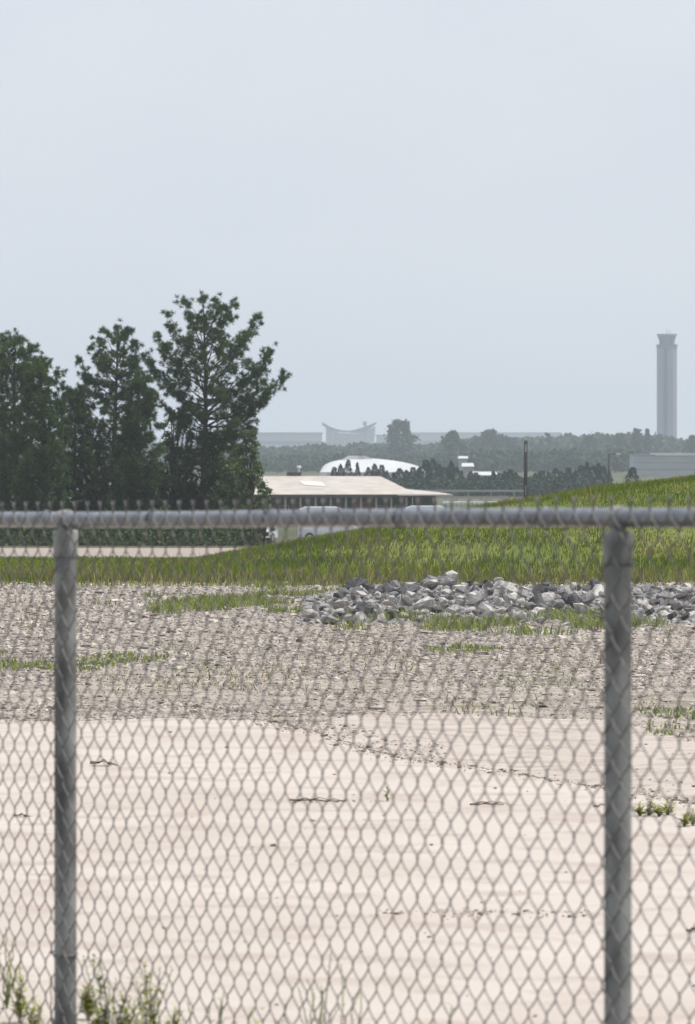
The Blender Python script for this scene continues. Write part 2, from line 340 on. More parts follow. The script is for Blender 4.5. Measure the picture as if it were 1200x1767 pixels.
def twig(px0, px1, py, label, r=.004, fork=True):
    D = gD(py); x0, x1 = W(px0, D), W(px1, D); n = 9
    xs = np.linspace(x0, x1, n); yy = D+np.cumsum(rng.normal(0, .02, n)); zz = surf(xs, yy)+r*.9+rng.uniform(0, .004, n)
    xm = xs.mean(); mb = MB(); mb.tube(np.stack([xs-xm, yy-D, zz-zz[0]], -1), np.linspace(r, r*.4, n), 5)
    if fork:
        for k in (1, 3, 5):
            mb.tube([(xs[k]-xm, yy[k]-D, zz[k]-zz[0]), (xs[k]-xm+.03, yy[k]-D-.05, zz[k]-zz[0]+.012), (xs[k]-xm+.07, yy[k]-D-.09, zz[k]-zz[0]+.004)], [r*.6, r*.4, r*.2], 4)
    return tag(mb.build('twig', M['debris'], loc=(xm, D, zz[0])), label, 'twig', 'twigs on the sand')
twig(500, 600, 1394, 'thin dry twig with a dark knot lying in the middle of the sand', .0045)
twig(812, 870, 1399, 'short dark twig lying on the sand right of the green sprig')
twig(1025, 1046, 1404, 'short straw-brown twig touching the right fence post from behind in view', .004, False)
# ------------------------------------------------------------------ riprap bank
rocks = []
for i in range(9):
    Vr, Fr = hull_rock(300+i, 13+i*2, (1, rng.uniform(.65, .95), rng.uniform(.5, .8)))
    rocks.append((Vr, Fr))
rockmeshes = {}
names = {'A': ('pale, nearly white broken rock in the rock bank at the foot of the grassy mound', 'rockA'),
         'B': ('mid grey broken rock in the rock bank at the foot of the grassy mound', 'rockB'),
         'C': ('dark grey broken rock in the rock bank at the foot of the grassy mound', 'rockC')}
names['C'] = ('charcoal grey broken rock in the rock bank at the foot of the grassy mound', 'rockC')
for k in names:
    for i, (Vr, Fr) in enumerate(rocks):
        me = bpy.data.meshes.new('rock'); me.from_pydata(Vr.tolist(), [], Fr.tolist()); me.materials.append(M[names[k][1]]); rockmeshes[k, i] = me
rk = []
rows = 13
for r_ in range(rows):
    D = 44.4+r_*.53
    xl = W(516 if r_ < 4 else (532 if r_ < 8 else 565+9*(r_-8)), D); xr = W(1235, D)
    x = xl+rng.uniform(0, .1)
    while x < xr:
        px = 600+x*F/D
        size = rng.choice([.065, .085, .105, .13, .175], p=[.2, .28, .27, .17, .08])*(.75 if px < 560 else 1.03)
        base = float(hgt(x, D)); rise = .135*ss(0, 10.5, r_)*ss(505, 640, px)*(.85+.3*vnoise(x*1.3, D*.3, 77))
        if px > 880: rise *= .82
        if rng.random() < (.92 if r_ > 3 else .3+.14*r_):
            rk.append((x, D+rng.normal(0, .16), base+rise, size, r_))
        x += size*rng.uniform(.88, 1.2)
print('rocks', len(rk)); rng.shuffle(rk); rk = [tuple(q) for q in rk[:299]]
for (x, y, z, size, r_) in rk:
    k = rng.choice(['A', 'B', 'C'], p=[.42, .38, .20]); i = int(rng.integers(0, 9))
    o = bpy.data.objects.new('rock', rockmeshes[k, i]); COL.objects.link(o)
    o.location = (x, y, z+size*.18+rng.uniform(-.02, .03)); o.scale = (size*1.15, size*rng.uniform(.9, 1.2), size*rng.uniform(.85, 1.15))
    o.rotation_euler = (rng.uniform(-.5, .5), rng.uniform(-.5, .5), rng.uniform(0, 6.28))
    px = 600+x*F/y
    wx_ = 'at its tapering left end' if px < 600 else 'in its left part' if px < 760 else 'about its middle' if px < 900 else 'left of the right post' if px < 1043 else 'behind the right post' if px < 1094 else 'right of the right post'
    wy_ = 'low' if r_ < 4 else 'halfway up' if r_ < 8 else 'high'
    tag(o, '%s broken rock %s in the rock bank, %s' % ({'A': 'pale', 'B': 'grey', 'C': 'dark'}[k], wy_, wx_), 'rock', 'broken rocks of the rock bank')
# finer broken stone filling the bank between the big rocks
fb = MB(); p = pts(3600, -.0, 1, 44.6, 52, False); p[:, 0] = W(520, 49)+p[:, 0]*(W(1300, 49)-W(520, 49))
def bankz(x, y):
    px = 600+x*F/y
    return hgt(x, y)+.09*ss(45, 50.5, y)*ss(505, 640, px)
scatter(fb, p, rng.uniform(.04, .09, len(p)), peb, zf=bankz)
tag(fb.build('broken_stone', M['rockB']), 'small broken stone filling the gaps of the rock bank', 'stone', kind='stuff')
# ------------------------------------------------------------------ grass
def blades(mb, xy, h, wd, zf=hgt, lean=.35, m=0):
    n = len(xy); z = zf(xy[:, 0], xy[:, 1])-.01; a = rng.uniform(0, 2*np.pi, n)
    s = np.stack([np.cos(a), np.sin(a), 0*a], -1)*wd[:, None]*.5
    b = rng.uniform(0, 2*np.pi, n); l = rng.uniform(.1, 1, n)*lean
    d = np.stack([np.cos(b)*l, np.sin(b)*l, np.ones(n)], -1)*h[:, None]
    c0 = np.stack([xy[:, 0], xy[:, 1], z], -1); md = c0+d*[.35, .35, .58]; tp = c0+d
    V = np.stack([c0-s, c0+s, md+s*.75, md-s*.75, tp], 1)
    k = np.arange(n)[:, None]*5
    mb.add(V, np.concatenate([k+0, k+1, k+2, k+3], 1), np.concatenate([k+3, k+2, k+4], 1), m=m)
gr = MB()
p = pts(230000, -5.2, 6.0, 57.3, 93); p = p[(rng.random(len(p)) < .3+.9*ss(.3, .55, fbm(p[:, 0]*.9, p[:, 1]*.25, 4, 51)))]
edge = 57.6+1.6*(fbm(p[:, 0]*1.4, p[:, 1]*0, 4, 55)-.3); p = p[p[:, 1] > edge]
hh = rng.uniform(.035, .10, len(p))*(.5+.9*fbm(p[:, 0]*.8, p[:, 1]*.3, 3, 57))
blades(gr, p, hh, rng.uniform(.006, .013, len(p)), lean=.5)
p = pts(42000, -4.2, 4.5, 93, 147); p = p[(p[:, 0] < 1.0) | (p[:, 1] < 110)]
blades(gr, p, rng.uniform(.05, .13, len(p)), rng.uniform(.02, .045, len(p)), lean=.9)
tag(gr.build('grass', M['grass']), 'short bright green grass covering the mound and the strip before the dirt track', 'grass', kind='stuff')
dg = MB(); p = pts(17000, -5.2, 6.0, 56.4, 61.5); p = p[rng.random(len(p)) < ss(.4, .6, fbm(p[:, 0]*.7, p[:, 1]*.4, 3, 61))+.25]
blades(dg, p, rng.uniform(.05, .17, len(p)), rng.uniform(.008, .018, len(p)), lean=.6)
p = pts(3500, -5.2, 6.0, 61, 86); blades(dg, p, rng.uniform(.06, .2, len(p)), rng.uniform(.006, .012, len(p)), lean=.8)
n = 5200; y = rng.uniform(29, 56, n); x = W(rng.uniform(-150, 1350, n), y); k = fbm(x*1.3, y*.3, 4, 171) > .53; blades(dg, np.stack([x, y], -1)[k], rng.uniform(.02, .07, k.sum()), rng.uniform(.005, .011, k.sum()), zf=surf, lean=1.2)
tag(dg.build('dry_grass', M['drygrass']), 'straw-coloured dry grass along the foot of the mound and thinly over the gravel', 'dry grass', kind='stuff')
# low weeds in and before the rock bank and in thin patches on the gravel
wd = MB()
def patch(px0, px1, py0, py1, n, h=.09, clump=True, thr=.5):
    D0, D1 = gD(py1), gD(py0); y = rng.uniform(D0, D1, n); x = W(rng.uniform(px0, px1, n), y)
    f_ = (600+x*F/y-px0)/(px1-px0); g_ = (y-D0)/(D1-D0); k = fbm(x*2.6, y*.7, 3, 71) > thr-.06+.22*(1-ss(0, .22, f_))+.22*ss(.78, 1, f_)+.2*(1-ss(0, .4, g_))+.12*ss(.75, 1, g_)+.07*rng.random(n); x = x[k]; y = y[k]
    blades(wd, np.stack([x, y], -1), rng.uniform(.35, 1, len(x))*h, rng.uniform(.007, .016, len(x)), zf=surf, lean=.9)
patch(225, 560, 1026, 1070, 8500, .09, thr=.42); patch(400, 600, 1008, 1066, 3800, .10, thr=.44)
patch(500, 1260, 1056, 1098, 10500, .11, thr=.44); patch(560, 1260, 1015, 1062, 1500, .14, thr=.52)
patch(600, 880, 1106, 1140, 3000, .05, thr=.46); patch(-100, 360, 1124, 1166, 6500, .05, thr=.43)
patch(130, 330, 1040, 1052, 500, .07); patch(-60, 700, 1090, 1242, 6500, .03, thr=.50); patch(600, 1260, 1100, 1240, 5000, .03, thr=.52); patch(1080, 1300, 1225, 1275, 900, .05, thr=.44)
tag(wd.build('low_weeds', M['weed']), 'low green weeds growing in patches on the gravel and among the rocks', 'weeds', kind='stuff')
# ------------------------------------------------------------------ weeds that stand one by one
def weed(px, ytop, D, label, mt='weedY', spread=1., stems=4, leafn=11, leaf=.020, behind=0, group='weeds at the fence'):
    X0 = W(px, D); z0 = float(surf(X0, D)); H = max(Z(ytop, D)-z0, .05)
    root = empty('weed', (X0, D, z0)); tag(root, label, 'weed', group)
    st = MB(); lf = MB()
    for k in range(stems):
        az = rng.uniform(0, 6.28); ln = H*(1 if k == 0 else rng.uniform(.55, .92)); lean = rng.uniform(.05, .28)*spread*(.4 if k == 0 else 1)
        s_ = np.linspace(0, 1, 8); pp = np.stack([np.cos(az)*lean*ln*s_**1.4, np.sin(az)*lean*ln*s_**1.4, ln*s_], -1)
        pp[1:, :2] += rng.normal(0, .004, (7, 2)); st.tube(pp, np.linspace(.0022, .0009, 8), 5)
        nl = int(leafn*ln/H); t = np.linspace(.15, 1, nl)
        for q, tt in enumerate(t):
            b = np.array([np.interp(tt, s_, pp[:, i]) for i in range(3)]); a = q*2.4+rng.uniform(-.4, .4)
            L_ = leaf*rng.uniform(.6, 1.3)*(1.15-.5*tt); d = np.array([np.cos(a), np.sin(a), rng.uniform(.2, .9)]); d /= np.linalg.norm(d)
            sv = np.cross(d, [0, 0, 1]); sv /= np.linalg.norm(sv); up = np.cross(sv, d)
            V = [b, b+d*L_*.4+sv*L_*.2+up*L_*.06, b+d*L_+up*-L_*.1, b+d*L_*.4-sv*L_*.2+up*L_*.06, b+d*L_*.45]
            lf.add(V, [(0, 1, 4), (1, 2, 4), (2, 3, 4), (3, 0, 4)])
    st.build('stem', M['weed'], root); lf.build('leaves', M[mt], root)
    return root
FENCE_D = lambda px: 1/(1/12.53+(px-115)/(1067-115)*(1/10.152-1/12.53))
wl = [(12, 1600, 'tall thin pale weed at the left picture edge by the fence', 'weedY', 5, 14), (34, 1668, 'leafy weed near the left picture edge, reaching just above its bottom', 'weedY', 5, 12),
      (92, 1690, 'thin weed hugging the left side of the left fence post', 'weed', 3, 9), (152, 1700, 'bushy yellow-green weed right beside the foot of the left fence post', 'weedY', 7, 16),
      (186, 1636, 'tall grey-green weed with bent top, just right of the left fence post', 'weed', 5, 12), (214, 1712, 'dense low yellow-green weed in the middle of the clump right of the left post', 'weedY', 8, 16),
      (262, 1655, 'upright yellow-green weed at the right end of the clump beside the left post', 'weedY', 4, 18), (170, 1735, 'low leafy yellow-green weed between the left post and the tall bent weed', 'weedY', 6, 14), (60, 1722, 'low leafy weed between the left picture edge and the left post', 'weedY', 4, 12), (300, 1738, 'low yellowish weed just right of the upright weed by the left post', 'weedY', 4, 10), (240, 1725, 'small yellow weed at the foot of the upright one', 'weedY', 5, 12),
      (378, 1706, 'lone small dark weed a third of the way across the bottom edge', 'weed', 2, 7), (424, 1742, 'low tuft of weed just showing left of the middle of the bottom edge', 'weedY', 4, 8),
      (560, 1640, 'thin grey-olive seeding weed left of the middle of the bottom edge', 'weed', 3, 16), (592, 1668, 'thin pale seeding weed next to the middle of the bottom edge', 'weedY', 3, 16),
      (497, 1735, 'sparse low weed between the lone dark weed and the seeding weeds', 'weed', 3, 8), (340, 1728, 'thin wispy weed between the clump by the left post and the lone dark weed', 'weedY', 3, 12), (540, 1690, 'thin wispy weed leaning just left of the seeding weeds', 'weedY', 3, 13), (618, 1712, 'thin wispy pale weed right of the seeding weeds', 'weedY', 3, 12), (768, 1738, 'small bright yellow-green weed tip right of the middle of the bottom edge', 'weedY', 4, 12)]
for k, (px, yt, lb, mt, ns, ln) in enumerate(wl):
    D = FENCE_D(px)+(.35 if k % 3 else .8)+(.2 if k % 2 else 0)
    weed(px, yt, D, lb, mt, 1.1, ns+(1 if 'thin' in lb else 4), int(ln*1.5), .015 if 'seeding' in lb or 'thin' in lb else .027)
weed(668, 1358, gD(1392), 'small upright dark green sprig standing alone on the sand', 'weed', .3, 3, 9, .022, group='sprigs on the sand')
for px_, yt_, yb_, lb_ in [(1104, 1396, 1420, 'low bright green weed touching the right fence post on its right side'), (1121, 1390, 1419, 'low bright green weed on the sand, second from the right fence post'), (1138, 1394, 1421, 'low bright green weed on the sand, third from the right fence post'),
                     (1153, 1398, 1418, 'low green weed ending the small row right of the right fence post'), (1182, 1404, 1438, 'loose green weed on the sand just before the right picture edge'), (1197, 1396, 1436, 'taller green weed on the sand cut by the right picture edge'), (1214, 1400, 1432, 'green weed just outside the right picture edge on the sand')]:
    weed(px_, yt_, gD(yb_), lb_, 'weedY', 3.5, 12, 8, .026, group='sprigs on the sand')
# ------------------------------------------------------------------ chain-link fence
SC2, SC1 = 985., 798.
P2 = np.array([(1067-600)/SC2, F/SC2]); P1 = np.array([(113-600)/SC1, F/SC1])
bay = np.linalg.norm(P1-P2); U = (P1-P2)/bay; Nn = np.array([-U[1], U[0]])
if Nn@(-P2) < 0: Nn = -Nn
ZR2 = Z(893, F/SC2); ZR1 = Z(896, F/SC1); slope = (ZR1-ZR2)/bay
PR = .0241; RR = .0172; WR = .0014
def fp(t, off=0.): q = P2+U*t+Nn*off; return q
fence = empty('chain_link_fence', (P2[0], P2[1], 0)); tag(fence, 'galvanised chain-link fence with round posts and top rail in the foreground', 'fence')
def fl(x, y, z): return (x-P2[0], y-P2[1], z)
T0, T1 = -3*bay, 3*bay
mb = MB()
def ring(t, z0, r0, z1=None, n=22): pass
for k, t in enumerate([-3*bay, -2*bay, -bay, 0, bay, 2*bay, 3*bay]):
    q = fp(t); zr = ZR2+slope*t; mb = MB()
    a = np.arange(28)*2*np.pi/28
    zz = np.array([-.3, -.295, 0, .3, .6, .9, zr-.079, zr-.075]); mb.tube([fl(q[0], q[1], z) for z in zz], PR, 28)
    po = mb.build('post', M['galv'], fence, smooth=True)
    cp = MB(); cp.tube([fl(q[0], q[1], z) for z in (zr-.083, zr-.08, zr-.066, zr-.05, zr-.028, zr-.024, zr-.022)], [PR+.0012, PR+.0018, PR+.002, PR+.0028, PR+.0032, PR+.002, PR*.6], 28)
    # rail loop of the cap
    ta = np.array([U[0], U[1], slope]); ta /= np.linalg.norm(ta)
    pr = [np.array(fl(q[0], q[1], zr))+ta*s for s in (-.016, -.015, .015, .016)]
    cp.tube(pr, [RR+.001, RR+.0032, RR+.0032, RR+.001], 24)
    cp.tube([fl(q[0], q[1], zr-.032), fl(q[0], q[1], zr-.012)], [.014, .012], 14)
    cp.build('loop_cap', M['galv'], po, smooth=True)
mb = MB(); ts = np.linspace(T0, T1, 30); mb.tube([fl(*fp(t), ZR2+slope*t+.0015*math.sin(t*2.1)) for t in ts], RR, 24)
rail = mb.build('top_rail', M['rail'], fence, smooth=True)
# swaged joint on the rail
# mesh: every wire is a flattened helix hooked into its neighbours
pw = .036; per = .0722; nper = 16; OFF = PR+WR+.0032
mw = MB(); nw = int((T1-T0)/pw)
ns = 12; kk = np.arange(nper*ns+1); ph = kk/ns*2*np.pi            # phase measured downward from the top
tri = np.arcsin(np.cos(ph)*.94)/(np.pi/2)                        # +1 at the right extreme
tri = tri/np.abs(tri).max()
dep = np.sin(ph)*.0030
n5 = 6; a5 = np.arange(n5)*2*np.pi/n5
for i in range(nw):
    side = 1 if i % 2 == 0 else -1
    tcn = T0+(i+.5)*pw
    sag = .0012*rng.normal(); tt = tcn+side*tri*(pw/2+WR*.9)+sag*np.sin(kk/len(kk)*math.pi)
    zt = ZR2+slope*(tcn+side*pw/2)+.014
    z = zt-kk/ns*per+.0015*np.sin(tcn*3.1)
    off = OFF+dep*side+.004*math.sin(tcn*1.7)*np.clip(kk/len(kk), 0, 1)**1
    # twisted selvage at the top
    tw = np.array([0.3, .6, 1.]); tz = zt+tw*.024; tt2 = tcn+side*(pw/2-.0008)+side*.0016*np.cos(tw*5); of2 = OFF+.0016*np.sin(tw*6)*side
    tt2[-1] = tcn+side*(pw/2)-side*.006
    tt = np.concatenate([tt2[::-1], tt]); z = np.concatenate([tz[::-1], z]); off = np.concatenate([of2[::-1], off])
    q = P2[None]+U[None]*tt[:, None]+Nn[None]*off[:, None]
    mw.tube(np.stack([q[:, 0]-P2[0], q[:, 1]-P2[1], z], -1), WR, n5, cap=True)
mesh = mw.build('wire_mesh', M['wire'], fence, smooth=True)
# aluminium ties round rail and posts
for t in np.arange(T0+.2, T1-.1, .61):
    zr = ZR2+slope*t; a = np.linspace(-.3, 2*np.pi-.9, 18); c3 = fp(t, 0)
    pp = [fl(*(c3+Nn*np.cos(x)*(RR+.0014)*1.0), zr+np.sin(x)*(RR+.0014)) for x in a]
    tb = MB(); tb.tube(pp, .0014, 6); tb.build('tie_wire', M['rail'], fence, smooth=True)
for k, t in enumerate([-3*bay, -2*bay, -bay, 0, bay, 2*bay, 3*bay]):
    for z in (.25,):
        a = np.linspace(0, 2*np.pi, 22); c3 = fp(t)
        pp = [fl(*(c3+Nn*np.cos(x)*(PR+.0025)+U*np.sin(x)*(PR+.0025)+Nn*max(math.cos(x), 0)**3*.006), z+.004*math.sin(x)) for x in a]
        tb = MB(); tb.tube(pp, .0018, 6); tb.build('tie_wire', M['wire'], fence, smooth=True)
# ------------------------------------------------------------------ trees
def needles(mb, C_, Dv, k, L_, wd, bias=.9):
    n = len(C_)*k; c = np.repeat(C_, k, 0); d = np.repeat(Dv, k, 0)*bias+rng.normal(size=(n, 3)); d /= np.linalg.norm(d, axis=1)[:, None]
    s = np.cross(d, rng.normal(size=(n, 3))); s /= np.linalg.norm(s, axis=1)[:, None]+1e-9
    ln = L_*rng.uniform(.6, 1.15, (n, 1)); w_ = wd*rng.uniform(.7, 1.2, (n, 1))
    V = np.stack([c-s*w_*.5, c+s*w_*.5, c+d*ln+s*w_*.3, c+d*ln-s*w_*.3], 1); q = np.arange(n)[:, None]*4
    mb.add(V, np.concatenate([q, q+1, q+2, q+3], 1))
def pine(px, D, ytop, prof, label, mt='pineA', h0=.12, nl=60, dens=1., up=.55, name='pine_tree', seed=1, tk=26, group='pines beyond the dirt track', extra=()):
    """prof: rows (photo row, half width left px, half width right px)"""
    global rng; save = rng; rng = np.random.default_rng(seed)
    X0 = W(px, D); z0 = float(hgt(X0, D)); H = Z(ytop, D)-z0
    root = empty(name, (X0, D, z0)); tag(root, label, 'tree', group)
    py_ = np.array([p_[0] for p_ in prof], float); hz = Z(py_, D)-z0; o2 = np.argsort(hz); hz = hz[o2]
    rl = np.array([p_[1] for p_ in prof])[o2]*D/F; rr = np.array([p_[2] for p_ in prof])[o2]*D/F
    tr = MB(); bend = lambda h: np.array([.12*math.sin(h*.35+seed), .12*math.cos(h*.3), h])
    hs = np.linspace(-.2, H*.985, 16); tr.tube([bend(h) for h in hs], np.interp(hs, [-.2, .5, H*.5, H], [.30, .22, .14, .02])*(H/15)**.5, 9)
    trunk = tr.build('trunk', M['bark'], root, smooth=True)
    lb = MB(); C_ = []; Dv = []
    for i in range(-len(extra), nl):
        t = (max(i, 0)+.5)/nl; h = H*(h0+(.97-h0)*t**.95)
        a = i*2.39996+rng.uniform(-.5, .5)
        l_, r_ = np.interp(h, hz, rl), np.interp(h, hz, rr)
        cx = math.cos(a); r = ((r_ if cx > 0 else l_)*abs(cx)+(l_+r_)/2*(1-abs(cx)))*rng.choice([.55, .74, .88, .97, 1.06])*rng.uniform(.93, 1.05)
        r = max(r, .25); el = up*(.35+.65*t)+rng.uniform(-.12, .12)
        drop = r*(el+.28)*.8
        b = bend(max(h-drop, H*h0*.7)); d = np.array([cx, math.sin(a), 0]); s_ = np.linspace(0, 1, 7)
        pp = b+d*r*s_[:, None]+np.array([0, 0, 1])*(r*(el*s_+.28*s_**2.2))[:, None]+rng.normal(0, .03*r, (7, 3))*s_[:, None]
        if i < 0:
            tx, ty, sy = extra[i]; b = bend(Z(sy, D)-z0); tip = np.array([W(tx, D)-X0, rng.uniform(-.8, .8), Z(ty, D)-z0]); v = tip-b; r = float(np.linalg.norm(v[:2])); d = np.array([v[0], v[1], 0])/r; cx = d[0]; a = math.atan2(d[1], d[0])
            pp = b+v*s_[:, None]-np.array([0, 0, 1])*(r*.22*np.sin(s_*math.pi))[:, None]+rng.normal(0, .02*r, (7, 3))*s_[:, None]
        lb.tube(pp, np.linspace(.025+.014*r, .010, 7), 5)
        side = np.cross(d, [0, 0, 1])
        m_ = max(2, int(r*2.7))
        for s2 in np.linspace(.2, 1, m_):
            b2 = np.array([np.interp(s2, s_, pp[:, j]) for j in range(3)])
            for sg in (-1, 1):
                if rng.random() > .66*dens: continue
                ln = (1.12-s2)*.40*r*rng.uniform(.4, 1.2)+.22
                e = b2+side*sg*ln*.9+d*ln*.6+np.array([0, 0, 1])*ln*rng.uniform(.2, .8)
                lb.tube([b2, (b2+e)/2+[0, 0, -.03], e], [.018, .013, .008], 4)
                dd = (e-b2)/np.linalg.norm(e-b2)+[0, 0, .5]; dd /= np.linalg.norm(dd)
                for q in range(int(rng.integers(3, 6))):
                    C_.append(e+rng.normal(0, .16, 3)*[1, 1, .7]-dd*rng.uniform(0, .4)); Dv.append(dd)
        for q in range(4):
            C_.append(pp[-1]+rng.normal(0, .12, 3)); Dv.append(np.array([cx*.5, math.sin(a)*.5, .7]))
        C_.append(pp[-1]); Dv.append(np.array([cx*.5, math.sin(a)*.5, .7]))
    for q in range(8):
        C_.append(bend(H*(1-.018*q))+rng.normal(0, .10, 3)*[1, 1, .3]); Dv.append(np.array([0, 0, 1.]))
    lb.build('limbs', M['bark'], root)
    cr_ = MB(); needles(cr_, np.array(C_)+rng.normal(0, .05, (len(C_), 3)), np.array(Dv), int(tk*1.5), .24, .032, .7)
    cr_.build('crown', M[mt], root)
    rng = save
    return root
def bushy(px, D, ytop, ybase_lift, rl, label, mt='leaf', name='tree', seed=1, n=9000, leaf=.13, group=None, conical=False, cat='tree', zb=None, depth=1., lobes=16, mb_only=False):
    """a broad-leaved tree or shrub: leaf clumps on a branching trunk; rl is its half width in photo pixels"""
    global rng; save = rng; rng = np.random.default_rng(seed)
    X0 = W(px, D); z0 = float(hgt(X0, D)) if zb is None else zb; H = Z(ytop, D)-z0; Rw = rl*D/F
    root = empty(name, (X0, D, z0)); tag(root, label, cat, group)
    tr = MB(); tr.tube([(0, 0, -.2), (.03*H, 0, H*.3), (0, .02*H, H*.72)], [.024*H, .018*H, .006*H], 8)
    cs = []; lo = ybase_lift
    lobes = lobes*2
    for i in range(lobes):
        t = (i+.5)/lobes; a = i*2.4+rng.uniform(-.6, .6)
        env = (1-t)**.75 if conical else math.sin(math.pi*(.16+.80*t))**.7
        r = Rw*env*rng.uniform(.25, .95); sz = Rw*.27*rng.uniform(.6, 1.4)*(.55+.45*env)
        c_ = np.array([math.cos(a)*r, math.sin(a)*r*depth, H*(lo+(1-lo)*t)]); c_[2] = min(c_[2], H-sz*.75); cs.append((c_, sz))
        tr.tube([(0, 0, c_[2]*.45), c_*[.6, .6, .8], c_], [.008*H, .005*H, .002*H], 5)
    tr.build('trunk', M['bark'], root, smooth=True)
    per_ = n//len(cs); lf = MB()
    for c_, sz in cs:
        v = rng.normal(size=(per_, 3)); v /= np.linalg.norm(v, axis=1)[:, None]; rr = sz*np.abs(rng.normal(.55, .42, (per_, 1)))
        k = fbm(v[:, 0]*2.2+c_[0]*3, v[:, 1]*2.2+v[:, 2]*2+c_[2], 2, seed) > .30; v = v[k]; rr = rr[k]
        pt = c_+v*rr*[1.1, 1.1, .85]
        m_ = len(pt); d = rng.normal(size=(m_, 3)); d /= np.linalg.norm(d, axis=1)[:, None]; s = np.cross(d, rng.normal(size=(m_, 3))); s /= np.linalg.norm(s, axis=1)[:, None]
        L_ = leaf*rng.uniform(.6, 1.3, (m_, 1)); V = np.stack([pt-d*L_*.5, pt+s*L_*.28, pt+d*L_*.5, pt-s*L_*.28], 1); q = np.arange(m_)[:, None]*4
        lf.add(V, np.concatenate([q, q+1, q+2, q+3], 1))
    lf.build('crown', M[mt], root); rng = save
    return root
TD = 350
pine(352, TD, 505, [(505, 8, 8), (525, 34, 36), (560, 66, 80), (600, 84, 104), (640, 92, 132), (680, 78, 118), (720, 66, 84), (760, 58, 76), (820, 62, 92), (900, 64, 90)],
     'tallest pine with an open, upswept crown, rightmost of the row of pines', 'pineA', .14, 62, 1.0, .66, seed=11, tk=22, extra=[(490, 640, 722), (466, 612, 690), (440, 548, 640), (404, 526, 600), (428, 578, 655), (292, 540, 630), (276, 580, 660), (262, 626, 700), (268, 676, 745), (468, 668, 735), (452, 702, 765), (318, 520, 600)])
pine(200, TD+4, 555, [(555, 10, 10), (580, 22, 24), (610, 46, 38), (650, 50, 48), (700, 54, 56), (760, 62, 68), (860, 60, 70)],
     'second tall pine, with a narrow knobbly top, left of the tallest pine', 'pineA', .12, 62, 1.0, .58, seed=22, tk=22, extra=[(138, 624, 670), (146, 652, 690), (160, 600, 640), (182, 572, 620), (218, 572, 620), (246, 612, 655), (232, 594, 640), (264, 640, 690)])
pine(28, TD-4, 570, [(570, 8, 8), (600, 26, 34), (640, 40, 40), (700, 50, 50), (800, 55, 55)],
     'sparse-topped pine near the left picture edge', 'pineA', .2, 60, .9, .5, seed=33, tk=22, extra=[(8, 590, 625), (56, 602, 640), (2, 612, 650), (74, 636, 670)])
pine(72, TD-8, 612, [(612, 9, 9), (640, 24, 26), (680, 40, 36), (740, 48, 40), (820, 52, 44), (900, 50, 44)],
     'brighter green dense pine just right of the sparse-topped one', 'pineB', .08, 84, 1.1, .45, seed=44, tk=28)
pine(-30, TD, 560, [(560, 9, 9), (620, 36, 36), (700, 50, 50), (820, 60, 60)], 'pine half cut off by the left picture edge', 'pineA', .15, 60, 1, .5, seed=55, tk=20)
pine(132, TD+2, 664, [(664, 9, 9), (700, 28, 26), (760, 38, 36), (880, 40, 40)], 'shorter dark pine filling the gap between the left pines and the second tall pine', 'pineA', .06, 64, 1.1, .4, seed=66, tk=26)
pine(242, TD-6, 648, [(648, 10, 10), (690, 30, 30), (760, 40, 38), (880, 44, 40)], 'mid-height dark pine on the right flank of the second tall pine', 'pineA', .06, 64, 1.05, .42, seed=77, tk=26)
bushy(432, TD-10, 742, .10, 34, 'loose light green broad-leaved tree at the right end of the pines', 'leaf', 'broadleaf_tree', 5, 12000, .17, lobes=20, group='trees beyond the dirt track')
bushy(400, TD-4, 790, .05, 34, 'low green bushy tree between the tallest pine and the light green tree', 'leaf', 'broadleaf_tree', 6, 9000, .17, lobes=16, group='trees beyond the dirt track')
bushy(455, TD-14, 832, .04, 20, 'small olive shrub at the very right end of the tree row', 'leaf', 'shrub', 7, 4000, .13, lobes=12, cat='shrub', group='trees beyond the dirt track')
us = [(300, 706, 44, 'dark bushy tree low on the left of the tallest pine'), (362, 740, 52, 'dark bushy tree wrapped round the trunk of the tallest pine'), (10, 700, 48, 'dark bushy tree under the sparse-topped pine at the left edge'),
      (52, 790, 40, 'dark low bush under the bright green pine'), (104, 868, 30, 'dark very low bush below the white gap in the tree row'), (160, 776, 36, 'dark bushy tree left of the trunk of the second tall pine'), (214, 748, 46, 'dark bushy tree under the second tall pine'),
      (262, 800, 36, 'dark low bush between the second and the tallest pine'), (326, 832, 42, 'dark low bush in front of the tallest pine, left of its trunk'), (392, 846, 36, 'dark low bush in front of the tallest pine, right of its trunk'), (-24, 800, 50, 'dark bush cut by the left picture edge')]
for k, (px, yt, r, lb) in enumerate(us):
    bushy(px, TD+(3 if k < 3 else (k*3 % 9)-2), yt, .03, r, lb, 'pineA', 'bushy_tree', 100+k, 11000, .17, 'dark undergrowth trees of the tree row', lobes=22)
ug = MB(); n = 30000; D = rng.uniform(336, 356, n); x = W(rng.uniform(-120, 452, n), D); zt = rng.uniform(0, 1, n)**1.2*(.7+2.6*fbm(x*.55, D*.1, 3, 191))
pt = np.stack([x, D, hgt(x, D)+zt], -1); d = rng.normal(size=(n, 3)); d /= np.linalg.norm(d, axis=1)[:, None]; s = np.cross(d, rng.normal(size=(n, 3))); s /= np.linalg.norm(s, axis=1)[:, None]
L_ = rng.uniform(.12, .26, (n, 1)); V = np.stack([pt-d*L_*.5, pt+s*L_*.35, pt+d*L_*.5, pt-s*L_*.35], 1); q = np.arange(n)[:, None]*4
ug.add(V, np.concatenate([q, q+1, q+2, q+3], 1)); tag(ug.build('undergrowth', M['pineA']), 'dark tangled undergrowth along the foot of the tree row', 'undergrowth', kind='stuff')
